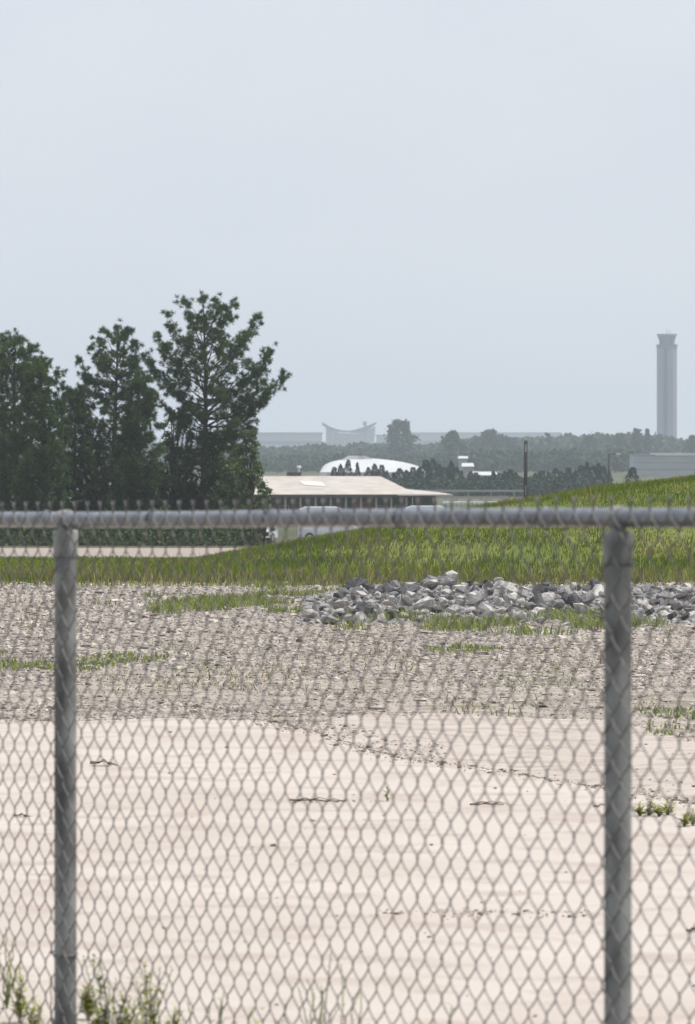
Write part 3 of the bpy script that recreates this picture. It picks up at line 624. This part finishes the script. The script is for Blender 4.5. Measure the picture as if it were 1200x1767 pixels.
# ------------------------------------------------------------------ vehicles
def car(name, px, D, L_, Hh, van, paint, label, rz=0, cat='car'):
    X0 = W(px, D); z0 = float(hgt(X0, D)); root = empty(name, (X0, D, z0), rz); tag(root, label, cat)
    h = L_/2; w2 = .9 if not van else .98
    if van: prof = [(-h, .35), (-h, .95), (-h+.12, Hh*.93), (-h+.5, Hh), (h-1.5, Hh), (h-1.25, Hh*.96), (h-.75, Hh*.55), (h-.1, Hh*.43), (h, .8), (h, .35)]
    else: prof = [(-h, .35), (-h+.03, .85), (-h+.25, .95), (-h+.75, 1.0), (-h+1.25, Hh-.03), (-h+1.6, Hh), (h-1.9, Hh), (h-1.55, Hh-.05), (h-.95, .98), (h-.15, .82), (h, .65), (h, .35)]
    b = MB(); n = len(prof); lay = []
    for yy in (-w2, -w2+.06, w2-.06, w2):
        pr = []
        for (x, z) in prof:
            k = max(0, (z-1.0)/(Hh-1.0))*.16; edge = abs(yy) == w2
            pr.append((x*(.985 if edge else 1), (abs(yy)-k*1.)*math.copysign(1, yy), z-(.03 if edge and z > .4 else 0)))
        lay.append(pr)
    V = np.array([q for l in lay for q in l]); Fs = []
    for i in range(3):
        for j in range(n): j2 = (j+1) % n; Fs.append((i*n+j, (i+1)*n+j, (i+1)*n+j2, i*n+j2))
    c0 = len(V); V = np.vstack([V, [[0, -w2, .7]], [[0, w2, .7]]])
    T = [(c0, j, (j+1) % n) for j in range(n)]+[(c0+1, 3*n+(j+1) % n, 3*n+j) for j in range(n)]
    b.add(V, Fs, T); b.build('body', paint, root)
    for sg in (-1, 1):
        yy = sg*(w2-.085 if not van else w2-.06)
        for (a0, a1) in (((-h+1.2, 0), (.08, h-1.6)) if not van else ((h-2.3, h-1.35), (-h+.5, -h+2.2))):
            g_ = MB(); zt, zb_ = (Hh-.10, 1.0) if not van else (Hh*.86, Hh*.58); g_.prism([(a0, zb_), (a1, zb_), (a1-.12, zt), (a0+.1, zt)], yy-.03, yy+.03); g_.build('window', M['glass'], root)
    ws = MB(); xw = (h-1.52, h-.98) if not van else (h-1.2, h-.8); zt, zb_ = (Hh-.09, 1.02) if not van else (Hh*.92, Hh*.6)
    ws.add([(xw[0]+.03, -.7, zt), (xw[0]+.03, .7, zt), (xw[1]+.03, .76, zb_), (xw[1]+.03, -.76, zb_)], [(0, 1, 2, 3)]); ws.build('windscreen', M['glass'], root)
    for sx in (-1, 1):
        for sy in (-1, 1):
            x = sx*(h-.85); y0 = sy*(w2-.22); y1 = sy*(w2+.015); wm = MB(); wm.tube([(x, y0, .33), (x, y1, .33)], .33, 18); wo = wm.build('wheel', M['rubber'], root)
            rm = MB(); rm.tube([(x, y1-sy*.02, .33), (x, y1+sy*.015, .33)], .2, 14); rm.build('rim', M['rim'], wo)
    for sy in (-1, 1):
        l2 = MB(); l2.box(-h-.02, -h+.03, sy*.75-.12, sy*.75+.12, .7, .9); l2.build('tail_light', M['lamp'], root)
        l3 = MB(); l3.box(h-.06, h+.015, sy*.7-.15, sy*.7+.15, .62, .76); l3.build('headlight', M['glass'], root)
    return root
car('van', 566, 415, 4.3, 2.5, True, M['white'], 'white van with only its roof showing above the fence rail, before the tan-roofed building', 0, 'van')
car('van', 648, 440, 4.6, 2.2, True, M['silver'], 'grey van right of the white van, mostly hidden by the mound', math.pi, 'van')
car('van', 428, 402, 2.9*1.5, 2.5, True, M['silver'], 'silver-grey van with its roof just above the rail under the light green tree', .9, 'van')
car('parked_car', 436, 385, 4.2, 1.42, False, M['white'], 'white car below the rail at the right end of the tree row', 1.15)
car('parked_car', 745, 470, 4.4, 2.72, True, M['white'], 'white delivery van before the low annex of the tan-roofed building', 0, 'van')['label']
# ------------------------------------------------------------------ low tan-roofed building
BD = 620.; bz = -7.
bl = empty('low_building', (W(600, BD), BD, bz)); tag(bl, 'low dark-walled building with a long tan hipped roof and a porch', 'building')
x0, x1 = W(395, BD), W(712, BD); ev = Z(853, BD)-bz; rg = Z(822, BD)-bz; dp = 11.
r_ = MB(); hx = 3.4; e = .5
V = [(x0-e, -e, ev), (x1+e, -e, ev), (x1+e, dp+e, ev), (x0-e, dp+e, ev), (x0+hx, dp/2, rg), (x1-hx, dp/2, rg)]
V += [(a, b, c_-.18) for a, b, c_ in V[:4]]
r_.add(V, [(0, 1, 5, 4), (2, 3, 4, 5), (0, 6, 7, 1), (1, 7, 8, 2), (2, 8, 9, 3), (3, 9, 6, 0), (6, 9, 8, 7)], [(1, 2, 5), (3, 0, 4)])
roof = r_.build('roof', M['shingle'], bl)
q_ = MB(); xa, xb = W(525, BD), W(556, BD)
def onroof(x, f): return (x, -e+(dp/2+e)*f, ev+(rg-ev)*f+.05)
q_.add([onroof(xa, .50), onroof(xb+.5, .42), onroof(xb-.1, .66), onroof(xa-.6, .72)], [(0, 1, 2, 3)]); q_.build('roof_patch', M['shinglepale'], roof)
hv = MB(); hv.box(W(494, BD), W(519, BD), dp/2+.6, dp/2+2.2, rg-.5, rg+.42); hv.build('roof_unit', M['fascia'], roof)
vt = MB(); vt.tube([(W(515, BD), dp/2+1, rg), (W(515, BD), dp/2+1, rg+.9)], [.12, .12], 8); vt.tube([(W(515, BD), dp/2+1, rg+.9), (W(515, BD), dp/2+1, rg+1.15)], [.28, .2], 10); vt.build('roof_vent', M['white'], roof)
f_ = MB(); f_.box(x0-e-.02, x1+e+.02, -e-.08, -e-.003, ev-.32, ev-.02); f_.build('fascia', M['fascia'], bl)
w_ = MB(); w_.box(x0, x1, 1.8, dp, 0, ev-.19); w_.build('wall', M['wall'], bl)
for k in range(12):
    x = x0+1.2+k*1.62
    if x < x1: pm = MB(); pm.box(x-.11, x+.11, -.2, .02, 0, ev-.19); pm.build('porch_post', M['post'], bl)
for k, px in enumerate([452, 490, 530, 570, 660, 690]):
    wn = MB(); x = W(px, BD); wn.box(x-.55, x+.55, 1.74, 1.79, 1.0, 2.3); wo = wn.build('window', M['post'], bl)
    gl = MB(); gl.box(x-.47, x+.47, 1.71, 1.735, 1.08, 2.22); gl.build('pane', M['glass'], wo)
dm = MB(); x = W(623, BD); dm.box(x-1.0, x+1.0, 1.66, 1.79, 0, 2.8); dm.build('door', M['brick'], bl)
an = MB(); ax0, ax1 = x1+.55, W(782, BD)
ax0 = x1-1.6; an.add([(ax0, -1, ev), (ax1, -1, ev), (ax1-1.5, dp-5, ev+.2), (ax0, dp-4, ev+.62), (ax0, -1, ev-.15), (ax1, -1, ev-.15), (ax1-1.5, dp-5, ev-.15), (ax0, dp-4, ev-.15)],
       [(4, 7, 6, 5), (0, 4, 5, 1), (1, 5, 6, 2), (2, 6, 7, 3), (3, 7, 4, 0)], [(0, 1, 2), (0, 2, 3)]); an.build('annex_roof', M['shingle'], bl)
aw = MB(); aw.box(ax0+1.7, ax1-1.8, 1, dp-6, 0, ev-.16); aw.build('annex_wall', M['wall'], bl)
# carport and trailers right of it
CDp = 560.; cz = -7.
cp = empty('carport', (W(812, CDp), CDp, cz)); tag(cp, 'flat white carport roof right of the low tan-roofed building', 'carport')
c1 = MB(); hw_ = 2.6; tp = Z(866, CDp)-cz; c1.box(-hw_, hw_, -2, 3, tp-.2, tp); c1.build('roof', M['white'], cp)
for sx in (-1, 1):
    for yy in (-1.8, 2.8): c1 = MB(); c1.tube([(sx*(hw_-.2), yy, 0), (sx*(hw_-.2), yy, tp-.2)], .07, 8); c1.build('post', M['post'], cp)
def trailer(px, D, wpx, ytop, label, mt='white', rot=0, hgt_=2.7):
    t = empty('trailer', (W(px, D), D, float(hgt(W(px, D), D))), rot); tag(t, label, 'trailer')
    zt = Z(ytop, D)-t.location.z; L_ = wpx*D/F; zb_ = max(zt-hgt_, .6); b = MB(); b.box(-L_/2, L_/2, -1.2, 1.2, zb_, zt-.08); b.build('body', M[mt], t)
    b = MB(); b.box(-L_/2-.06, L_/2+.06, -1.27, 1.27, zt-.079, zt); b.build('roof', M['metalroof'], t)
    b = MB(); b.box(-L_/2+.3, L_/2-.3, -1, 1, zb_-.35, zb_-.003); b.build('chassis', M['fascia'], t)
    for sx in (-1, 1): b = MB(); b.tube([(sx*L_*.3, -1.15, .42), (sx*L_*.3, 1.15, .42)], .42, 14); b.build('wheel', M['rubber'], t)
    for k in range(max(1, int(L_/2.2))):
        b = MB(); xx = -L_/2+L_*(k+.5)/max(1, int(L_/2.2)); b.box(xx-.4, xx+.4, -1.23, -1.203, zb_+.9, zb_+1.7); b.build('window', M['glass'], t)
    return t
trailer(98, 640, 70, 826, 'white trailer glimpsed through the gap in the dark trees on the left')
def smallshed(px, D, wpx, ytop, yeave, label):
    t = empty('shed', (W(px, D), D, -7)); tag(t, label, 'shed'); L_ = wpx*D/F; zt = Z(ytop, D)+7; ze = Z(yeave, D)+7
    b = MB(); b.box(-L_/2, L_/2, 0, 9, 0, ze); b.build('wall', M['termwall'], t)
    b = MB(); h = L_/2+.3; b.add([(-h, -.4, ze+.003), (h, -.4, ze+.003), (h*.92, 4.5, zt), (-h*.92, 4.5, zt), (-h, 9.4, ze+.003), (h, 9.4, ze+.003)], [(0, 1, 2, 3), (3, 2, 5, 4), (0, 4, 5, 1)], [(0, 3, 4), (1, 5, 2)]); b.build('roof', M['metalroof'], t)
    b = MB(); b.box(-L_*.2, L_*.2, -.1, -.003, 0, ze*.7); b.build('door', M['shed'], t)
smallshed(808, 1300, 17, 799, 805, 'small shed with a white roof behind the dark conifers, left of the utility pole')
smallshed(836, 1250, 42, 814, 820, 'long low shed with a white roof just above the conifers left of the utility pole')
smallshed(800, 1600, 14, 787, 791, 'tiny white-roofed shed highest up before the middle trees')
# white horizontal guard rail before the conifers
def guardrail(py, D, px0, px1, label):
    gdr = empty('guard_rail', (W(px0, D), D, 0)); tag(gdr, label, 'guard rail'); X_a = 0; X_b = W(px1, D)-W(px0, D); z = Z(py, D)
    b = MB(); b.box(0, X_b, -.05, .05, z-.14, z+.14); b.build('rail', M['post'], gdr)
    for k in range(int(X_b/3)+1):
        b = MB(); b.box(k*3-.07, k*3+.07, .052, .18, float(hgt(W(px0, D)+k*3, D)), z+.1); b.build('post', M['post'], gdr)
guardrail(847, 760, 690, 905, 'thin pale rail fence running before the dark conifers')
guardrail(858, 700, 745, 880, 'nearer thin pale rail just above the carport')
# ------------------------------------------------------------------ poles
def pole(px, D, ytop, r, label, name='utility_pole', cat='utility pole'):
    t = empty(name, (W(px, D), D, float(hgt(W(px, D), D)))); tag(t, label, cat); H = Z(ytop, D)-t.location.z
    b = MB(); b.tube([(0, 0, -.3), (0, 0, H*.5), (.03, 0, H)], [r, r*.92, r*.82], 12); b.build('pole', M['wood'], t, smooth=True); return t, H
t, H = pole(907.5, 600, 760, .22, 'dark thick wooden utility pole standing alone behind the grassy mound')
b = MB(); b.tube([(0, -.24, H-1.2), (0, -.24, H-.4)], [.07, .07], 8); b.build('insulator', M['post'], t)
b = MB(); b.box(-.04, .04, -.30, -.235, 3.6, 4.6); b.build('cable_box', M['post'], t)
t, H = pole(1051, 1000, 783, .17, 'thin dark lamp pole with a short arm, left of the long grey building', 'lamp_pole', 'lamp pole')
b = MB(); b.tube([(0, 0, H-.15), (.8, 0, H), (1.4, 0, H)], .07, 6); b.build('arm', M['wood'], t)
b = MB(); b.box(1.3, 2.1, -.2, .2, H-.12, H+.1); b.build('lamp_head', M['white'], t)
# ------------------------------------------------------------------ conifer row
def conifer_mesh(seed, col='cedar'):
    r = np.random.default_rng(seed); lf = MB(); n = 1500; t = r.uniform(0, 1, n)**1.25; env = ((1-t)**.62 if seed % 2 else np.sin(np.pi*np.clip(.12+.86*t, 0, 1))**.6*(.75+.2*((seed//2) % 2)))*(.7+.6*vnoise(t*7, t*0+seed, seed))+.02
    a = r.uniform(0, 2*np.pi, n); rad = env*r.uniform(.35, 1.08, n)**.5*(1+.25*np.sin(a*3+t*17+seed))
    pt = np.stack([np.cos(a)*rad*.27, np.sin(a)*rad*.27, .02+t*.97], -1)
    d = np.stack([np.cos(a), np.sin(a), r.uniform(.2, 1.2, n)], -1)+r.normal(0, .35, (n, 3)); d /= np.linalg.norm(d, axis=1)[:, None]; s = np.cross(d, r.normal(size=(n, 3))); s /= np.linalg.norm(s, axis=1)[:, None]
    L_ = r.uniform(.04, .085, (n, 1)); V = np.stack([pt-d*L_*.4, pt+s*L_*.3, pt+d*L_*.6, pt-s*L_*.3], 1); q = np.arange(n)[:, None]*4
    lf.add(V, np.concatenate([q, q+1, q+2, q+3], 1)); o = lf.build('crown', M[col]); me = o.data; bpy.data.objects.remove(o)
    tr = MB(); tr.tube([(0, 0, -.03), (0, 0, .5), (0, 0, .93)], [.022, .014, .004], 6); o = tr.build('trunk', M['bark']); mt_ = o.data; bpy.data.objects.remove(o)
    return me, mt_
CM = [conifer_mesh(500+i) for i in range(6)]
def conifer(px, D, ytop, wpx, label, group, k):
    X0 = W(px, D); z0 = float(hgt(X0, D)); H = Z(ytop, D)-z0; root = empty('conifer', (X0, D, z0), k*1.3); tag(root, label, 'tree', group)
    wsc = wpx*D/F/.54
    for nm, me in (('crown', CM[k % 6][0]), ('trunk', CM[k % 6][1])):
        o = bpy.data.objects.new(nm, me); COL.objects.link(o); o.parent = root; o.scale = (wsc, wsc, H)
ordn = ['first', 'second', 'third', 'fourth', 'fifth', 'sixth', 'seventh', 'eighth', 'ninth', 'tenth', 'eleventh', 'twelfth', 'thirteenth', 'fourteenth', 'fifteenth', 'sixteenth', 'seventeenth', 'eighteenth', 'nineteenth', 'twentieth',
        'twenty-first', 'twenty-second', 'twenty-third', 'twenty-fourth', 'twenty-fifth', 'twenty-sixth', 'twenty-seventh', 'twenty-eighth', 'twenty-ninth', 'thirtieth']
cl1 = [(577, 806, 14), (588, 801, 15), (601, 793, 12), (617, 798, 13), (636, 806, 12), (647, 800, 16), (659, 802, 15), (668, 812, 12)]
for k, (px, yt, wp) in enumerate(cl1):
    conifer(px, 1020+17*(k % 4), yt, wp*1.5, 'small dark conifer before the white hangar, %s from left' % ordn[k], 'dark conifers before the white hangar', k)
cl2 = [(680, 815, 15), (690, 808, 16), (702, 811, 15), (713, 806, 15), (724, 806, 14), (735, 793, 15), (741, 800, 12), (748, 791, 15), (758, 801, 15), (768, 806, 16), (779, 795, 14), (788, 806, 14), (797, 812, 12), (806, 825, 10), (813, 813, 13), (822, 815, 14),
       (832, 824, 12), (841, 822, 14), (852, 813, 16), (862, 816, 14), (872, 813, 16), (881, 810, 15), (890, 814, 15), (898, 824, 10)]
for k, (px, yt, wp) in enumerate(cl2):
    conifer(px, 1030+23*(k % 5), yt, wp*1.65, 'dark conifer, %s from left between the tan roof and the utility pole' % ordn[k], 'dark conifers between the tan roof and the utility pole', k+3)
cl3 = [(924, 816, 13), (935, 812, 16), (947, 814, 14), (959, 808, 15), (970, 813, 14), (981, 807, 15), (993, 812, 13), (1003, 803, 14), (1014, 797, 16), (1024, 803, 15), (1033, 799, 14), (1042, 804, 14), (1052, 812, 10)]
for k, (px, yt, wp) in enumerate(cl3):
    conifer(px, 1040+19*(k % 5), yt, wp*1.65, 'dark conifer, %s to the right of the utility pole above the mound' % ordn[k], 'dark conifers right of the utility pole', k+1)
conifer(1092, 900, 806, 28, 'lone small dark bushy conifer just before the long grey building', 'dark conifers right of the utility pole', 2)
# under-row scrub so that the row stands in one dark band
for k, (a_, b_) in enumerate([(668, 905), (915, 1056)]):
    sc = MB(); D = 1020; n = 6500; x = rng.uniform(W(a_, D), W(b_, D), n); y = D+rng.uniform(-12, 30, n); zt = rng.uniform(0, 1, n)**1.1*(2.2+2.0*fbm(x*.5, y*.1, 3, 91))
    pt = np.stack([x, y, -7+zt], -1); d = rng.normal(size=(n, 3)); d /= np.linalg.norm(d, axis=1)[:, None]; s = np.cross(d, rng.normal(size=(n, 3))); s /= np.linalg.norm(s, axis=1)[:, None]
    L_ = rng.uniform(.4, .9, (n, 1)); V = np.stack([pt-d*L_*.5, pt+s*L_*.35, pt+d*L_*.5, pt-s*L_*.35], 1); q = np.arange(n)[:, None]*4
    sc.add(V, np.concatenate([q, q+1, q+2, q+3], 1)); tag(sc.build('scrub', M['cedar']), ['dark low scrub filling in under the conifers left of the utility pole', 'dark low scrub under the conifers right of the utility pole'][k], 'scrub', kind='stuff')
# ------------------------------------------------------------------ distant woodland
def wood(name, D, depth, knots, label, n, leaf, seed, mt='farleaf'):
    r = np.random.default_rng(seed); kx = np.array([k[0] for k in knots]); ky = np.array([k[1] for k in knots]); mb = MB()
    px = r.uniform(kx[0], kx[-1], n//120); dd = D+r.uniform(0, depth, len(px)); top = np.interp(px, kx, ky)+r.normal(1.5, 3.0, len(px))
    for a, d_, tp_ in zip(px, dd, top):
        X0 = W(a, d_); H = max(Z(tp_, d_)+7, 3.); Rw = H*r.uniform(.32, .55); m_ = 120
        v = r.normal(size=(m_, 3)); v /= np.linalg.norm(v, axis=1)[:, None]; v *= r.uniform(.55, 1.05, (m_, 1))
        pt = np.array([X0, d_, -7+H*.54])+v*[Rw, Rw, H*.47]; pt += r.normal(0, .05*Rw, (m_, 3))
        d = r.normal(size=(m_, 3)); d /= np.linalg.norm(d, axis=1)[:, None]; s = np.cross(d, r.normal(size=(m_, 3))); s /= np.linalg.norm(s, axis=1)[:, None]
        L_ = leaf*H/12*r.uniform(.6, 1.4, (m_, 1)); V = np.stack([pt-d*L_*.5, pt+s*L_*.4, pt+d*L_*.5, pt-s*L_*.4], 1); q = np.arange(m_)[:, None]*4
        mb.add(V, np.concatenate([q, q+1, q+2, q+3], 1))
    return tag(mb.build(name, M[mt]), label, 'woodland', kind='stuff')
wood('distant_woodland', 2700, 350, [(-250, 768), (300, 770), (460, 772), (560, 769), (650, 768), (720, 770), (800, 762), (840, 756), (900, 757), (980, 755), (1060, 752), (1130, 752), (1180, 762), (1300, 756), (1500, 758)],
     'blue-grey hazy woodland stretching all along the horizon', 130000, 2.6, 901)
wood('nearer_woodland', 2000, 250, [(440, 790), (560, 786), (700, 788), (800, 782), (860, 778), (960, 778), (1090, 776), (1130, 786)], 'hazy lower woodland band in front of the horizon trees', 60000, 2.0, 902)
def fartree(px, D, ytop, rpx, label, seed, n=5000, lobes=18, lo=.12, leaf=1.5):
    bushy(px, D, ytop, lo, rpx, label, 'farleaf', 'distant_tree', seed, n, leaf, 'distant hazy trees above the woodland', zb=-7., lobes=lobes)
fartree(691, 2600, 725, 28, 'big round-topped hazy tree rising just right of the curved-roof terminal', 31, 9000, 26)
fartree(781, 2300, 744, 24, 'ragged hazy tree between the round-topped tree and the domed tree', 32, 5000, 14, .25)
fartree(848, 2600, 742, 26, 'domed hazy tree left of the utility pole', 33, 8000, 22)
fartree(822, 2650, 754, 22, 'lower hazy tree on the left shoulder of the domed tree', 34)
fartree(880, 2650, 755, 24, 'lower hazy tree on the right shoulder of the domed tree, behind the utility pole', 35)
fartree(1018, 2600, 752, 20, 'low rounded hazy tree on the horizon right of the utility pole', 36)
fartree(1072, 2600, 748, 16, 'hazy tree on the horizon, third to the left of the control tower', 37)
fartree(1098, 2600, 740, 12, 'hazy pointed tree second to the left of the control tower', 38)
fartree(1118, 2600, 741, 7, 'narrow hazy tree standing next to the control tower on its left', 39, 3000)
fartree(1196, 2600, 752, 14, 'hazy tree at the right picture edge beyond the control tower', 40)
# ------------------------------------------------------------------ white domed hangar
HD = 1700.; hg = empty('hangar', (W(640, HD), HD, -7)); tag(hg, 'white hangar with a long low domed roof behind the tan-roofed building', 'hangar')
L0, L1 = W(552, HD)-W(640, HD), W(735, HD)-W(640, HD); top = Z(791, HD)+7
uu = np.linspace(-1, 1, 41); vv = np.linspace(-1, 1, 21); A_, B_ = np.meshgrid(uu, vv, indexing='ij')
Zh = 1.6+(top-1.6)*np.clip(1-np.abs(A_)**3.2, 0, 1)**.5*np.where(A_ > 0, 1-.35*A_, 1)*np.clip(1-np.abs(B_)**2.2, 0, 1)**.75
V = np.stack([(L0+L1)/2+(L1-L0)/2*A_, 20+20*B_, Zh], -1).reshape(-1, 3); i_, j_ = np.meshgrid(np.arange(40), np.arange(20), indexing='ij'); q = i_*21+j_
b = MB(); b.add(V, np.stack([q, q+21, q+22, q+1], -1).reshape(-1, 4)); b.build('dome_roof', M['metalroof'], hg, smooth=True)
b = MB(); b.box(L0, L1, .02, 39.98, 0, 1.598); b.build('wall', M['white'], hg)
b = MB(); hx0, hx1 = W(590, HD)-W(640, HD), W(648, HD)-W(640, HD); b.prism([(hx0, top*.93), (hx0+2, top+.75), (hx1-3, top+.75), (hx1, top*.93)], 14, 26); b.build('ridge_cover', M['metalroof'], hg)
b = MB(); b.prism([(hx0+5, top+.76), (hx1-4, top+.76), (hx1-3, top+.2), (hx0+5, top+.5)], 13.6, 13.98); b.build('ridge_panel', M['pinkroof'], hg)
for k in range(6):
    b = MB(); x = L0+2.2+k*4.6; b.box(x, x+3.4, -.12, -.003, .1, 1.5); b.build('door', M['shed'], hg)
# ------------------------------------------------------------------ long grey building at the right
GD = 1800.; gb = empty('warehouse', (W(1095, GD), GD, -7)); tag(gb, 'long flat grey building above the mound at the right picture edge', 'warehouse')
b = MB(); L_ = W(1290, GD)-W(1095, GD); Hh = Z(786, GD)+7; b.box(0, L_, 0, 30, 0, Hh); b.build('wall', M['shed'], gb)
b = MB(); b.box(-.3, 6.5, -.3, 30.3, Hh+.003, Hh+.35); b.build('roof_edge', M['termroof'], gb)
b = MB(); b.box(6.51, L_+.3, -.4, 30.3, Hh+.003, Hh+.75); b.build('roof', M['metalroof'], gb)
b = MB(); b.box(0, L_, -.12, -.003, Hh*.30, Hh*.34); b.box(0, L_, -.12, -.003, Hh*.64, Hh*.67); b.build('cladding_rib', M['termroof'], gb)
# ------------------------------------------------------------------ control tower
TWD = 4000.; tw = empty('control_tower', (W(1151.5, TWD), TWD, -7), R(-14)); tag(tw, 'tall pale concrete control tower with a flared dark glass cab', 'control tower')
top = Z(602, TWD)+7; pl = 5.55; wd_ = 4.35
def rbox(mb, cx, cy, h, z0, z1, r=1.1, n=5):
    pts_ = []
    for qx, qy, a0 in ((1, 1, 0), (-1, 1, 90), (-1, -1, 180), (1, -1, 270)):
        for i in range(n): a = R(a0+90*i/(n-1)); pts_.append((cx+qx*(h-r)+r*math.cos(a), cy+qy*(h-r)+r*math.sin(a)))
    m_ = len(pts_); V = [(x, y, z0) for x, y in pts_]+[(x, y, z1) for x, y in pts_]+[(cx, cy, z0), (cx, cy, z1)]; j = np.arange(m_); j2 = (j+1) % m_
    mb.add(V, np.stack([j, j2, j2+m_, j+m_], -1), np.stack([np.full(m_, 2*m_), j2, j], -1), np.stack([np.full(m_, 2*m_+1), j+m_, j2+m_], -1))
core = MB(); core.box(-4.4, 4.4, -4.4, 4.4, 0, top-.01); core.build('recessed_core', M['conc_dark'], tw)
for sx in (-1, 1):
    for sy in (-1, 1):
        b = MB(); hh_ = 2.45; rbox(b, sx*(6.1-hh_), sy*(6.1-hh_), hh_, 0, top, r=.9); b.build('pier', M['concrete'], tw)
def frust(mb, r0, r1, z0, z1, n=8, rot=.39): 
    a = np.arange(n)*2*np.pi/n+rot; V = [(r0*math.cos(x), r0*math.sin(x), z0) for x in a]+[(r1*math.cos(x), r1*math.sin(x), z1) for x in a]+[(0, 0, z0), (0, 0, z1)]; j = np.arange(n); j2 = (j+1) % n
    mb.add(V, np.stack([j, j2, j2+n, j+n], -1), np.stack([np.full(n, 2*n), j2, j], -1), np.stack([np.full(n, 2*n+1), j+n, j2+n], -1))
z1 = Z(594, TWD)+7; z2 = Z(579, TWD)+7; z3 = Z(576, TWD)+7
b = MB(); frust(b, 7.2, 7.6, top+.003, z1, 16); b.build('gallery', M['bandglass'], tw)
b = MB(); frust(b, 5.2, 5.6, z1+.003, z1+1.6, 12); b.build('cab_base', M['conc_dark'], tw)
b = MB(); frust(b, 5.2, 6.7, z1+1.603, z2, 12); b.build('cab_glass', M['bandglass'], tw)
b = MB(); frust(b, 7.1, 7.1, z2+.003, z3, 12); b.build('cab_roof', M['termroof'], tw)
b = MB(); b.tube([(0, 0, z3), (0, 0, z3+4)], .18, 6); b.tube([(2, 1, z3), (2, 1, z3+2.5)], .18, 6); b.build('antenna', M['termroof'], tw)
tb_ = empty('tower_base_building', (W(1151, TWD), TWD-26, -7)); tag(tb_, 'low dark flat building round the foot of the control tower', 'building')
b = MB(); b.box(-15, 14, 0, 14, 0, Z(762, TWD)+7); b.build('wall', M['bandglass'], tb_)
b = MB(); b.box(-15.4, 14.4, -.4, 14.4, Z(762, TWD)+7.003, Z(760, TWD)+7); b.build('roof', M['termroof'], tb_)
# ------------------------------------------------------------------ curved-roof terminal and long halls
ED = 6000.; te = empty('terminal', (W(603, ED), ED, -7)); tag(te, 'hazy airport terminal with a sagging curved roof upswept at both ends', 'terminal')
s_ = np.linspace(-1, 1, 31); hwid = 47*ED/F; zl, zm = Z(728, ED)+7, Z(743, ED)+7
xs_ = s_*hwid; zz = zm+(zl-zm)*np.where(s_ < 0, np.abs(s_)**2.2, np.abs(s_)**1.35); th = np.where(s_ < 0, 1.6+1.6*np.abs(s_), 1.8+3.2*np.sin(np.clip(s_, 0, 1)*math.pi)**1.0)
pr = [(x, z) for x, z in zip(xs_, zz)]+[(x, z-t) for x, z, t in zip(xs_[::-1], zz[::-1], th[::-1])]
b = MB(); n = 31; V = [(x, 0, z) for x, z in pr]+[(x, 60, z) for x, z in pr]; Fq = []
for i in range(n-1): Fq += [(i, i+1, 2*n-2-i, 2*n-1-i), (2*n+i+1, 2*n+i, 2*n+2*n-1-i, 2*n+2*n-2-i)]
for i in range(2*n): j = (i+1) % (2*n); Fq.append((j, i, 2*n+i, 2*n+j))
b.add(V, Fq); b.build('curved_roof', M['conc_dark'], te)
b = MB(); wx = [-.80, .92]; b.add([(hwid*-.78, 3, 0), (hwid*.90, 3, 0), (hwid*.90, 57, 0), (hwid*-.78, 57, 0)]+[(hwid*-.86, 3, zm+4), (hwid*-.35, 3, zm-2.4), (hwid*.3, 3, zm-3.5), (hwid*.96, 3, zm+4.2)]+[(hwid*-.86, 57, zm+4), (hwid*-.35, 57, zm-2.4), (hwid*.3, 57, zm-3.5), (hwid*.96, 57, zm+4.2)],
      [(0, 4, 5), (0, 5, 6), (0, 6, 1), (1, 6, 7), (3, 9, 8), (3, 10, 9), (3, 2, 10), (2, 11, 10)], [(0, 3, 8, 4), (1, 7, 11, 2)]); b.build('glass_wall', M['termwall'], te)
for k in range(9):
    x = hwid*(-.82+k*.212); b = MB(); zt_ = float(np.interp(x, xs_, zz-th)); b.tube([(x*1.0, 1.2, 0), (x*1.03, .2, zt_)], [.8, .5], 6); b.build('pier', M['termwall'], te)
b = MB(); b.box(14.4, 18, 20, 26, Z(735, ED)+7, Z(727, ED)+7); b.build('roof_turret', M['conc_dark'], te)
def hall(px0, px1, yt, D, label, mt='termwall'):
    h_ = empty('long_hall', (W(px0, D), D, -7)); tag(h_, label, 'terminal building'); L_ = W(px1, D)-W(px0, D); H = Z(yt, D)+7
    b = MB(); b.box(0, L_, 0, 40, 0, H-1.2); b.build('wall', M[mt], h_)
    b = MB(); b.box(-1, L_+1, -1.5, 41, H-1.197, H); b.build('roof', M['termroof'], h_)
    b = MB(); b.box(1, L_-1, -.3, -.003, H*.52, H*.66); b.build('window_band', M['conc_dark'], h_)
    b = MB(); b.box(1, L_-1, -.3, -.003, H*.26, H*.36); b.build('window_band', M['conc_dark'], h_)
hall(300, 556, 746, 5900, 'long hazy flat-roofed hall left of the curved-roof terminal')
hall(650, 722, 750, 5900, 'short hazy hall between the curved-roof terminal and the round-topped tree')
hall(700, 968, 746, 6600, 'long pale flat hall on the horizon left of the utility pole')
# ------------------------------------------------------------------ haze
hz_ = MB(); hz_.box(-2600, 2600, -60, 10600, -8.2, 95)
hm = bpy.data.materials.new('haze'); hm.use_nodes = True; t = hm.node_tree; t.nodes.clear()
vo = t.nodes.new('ShaderNodeVolumePrincipled'); oo = t.nodes.new('ShaderNodeOutputMaterial'); t.links.new(vo.outputs[0], oo.inputs['Volume'])
vo.inputs['Color'].default_value = (.81, .89, 1.0, 1); vo.inputs['Density'].default_value = 1.45e-4; vo.inputs['Anisotropy'].default_value = .2
tag(hz_.build('haze', hm), kind='stuff')
S.cycles.volume_bounces = 1
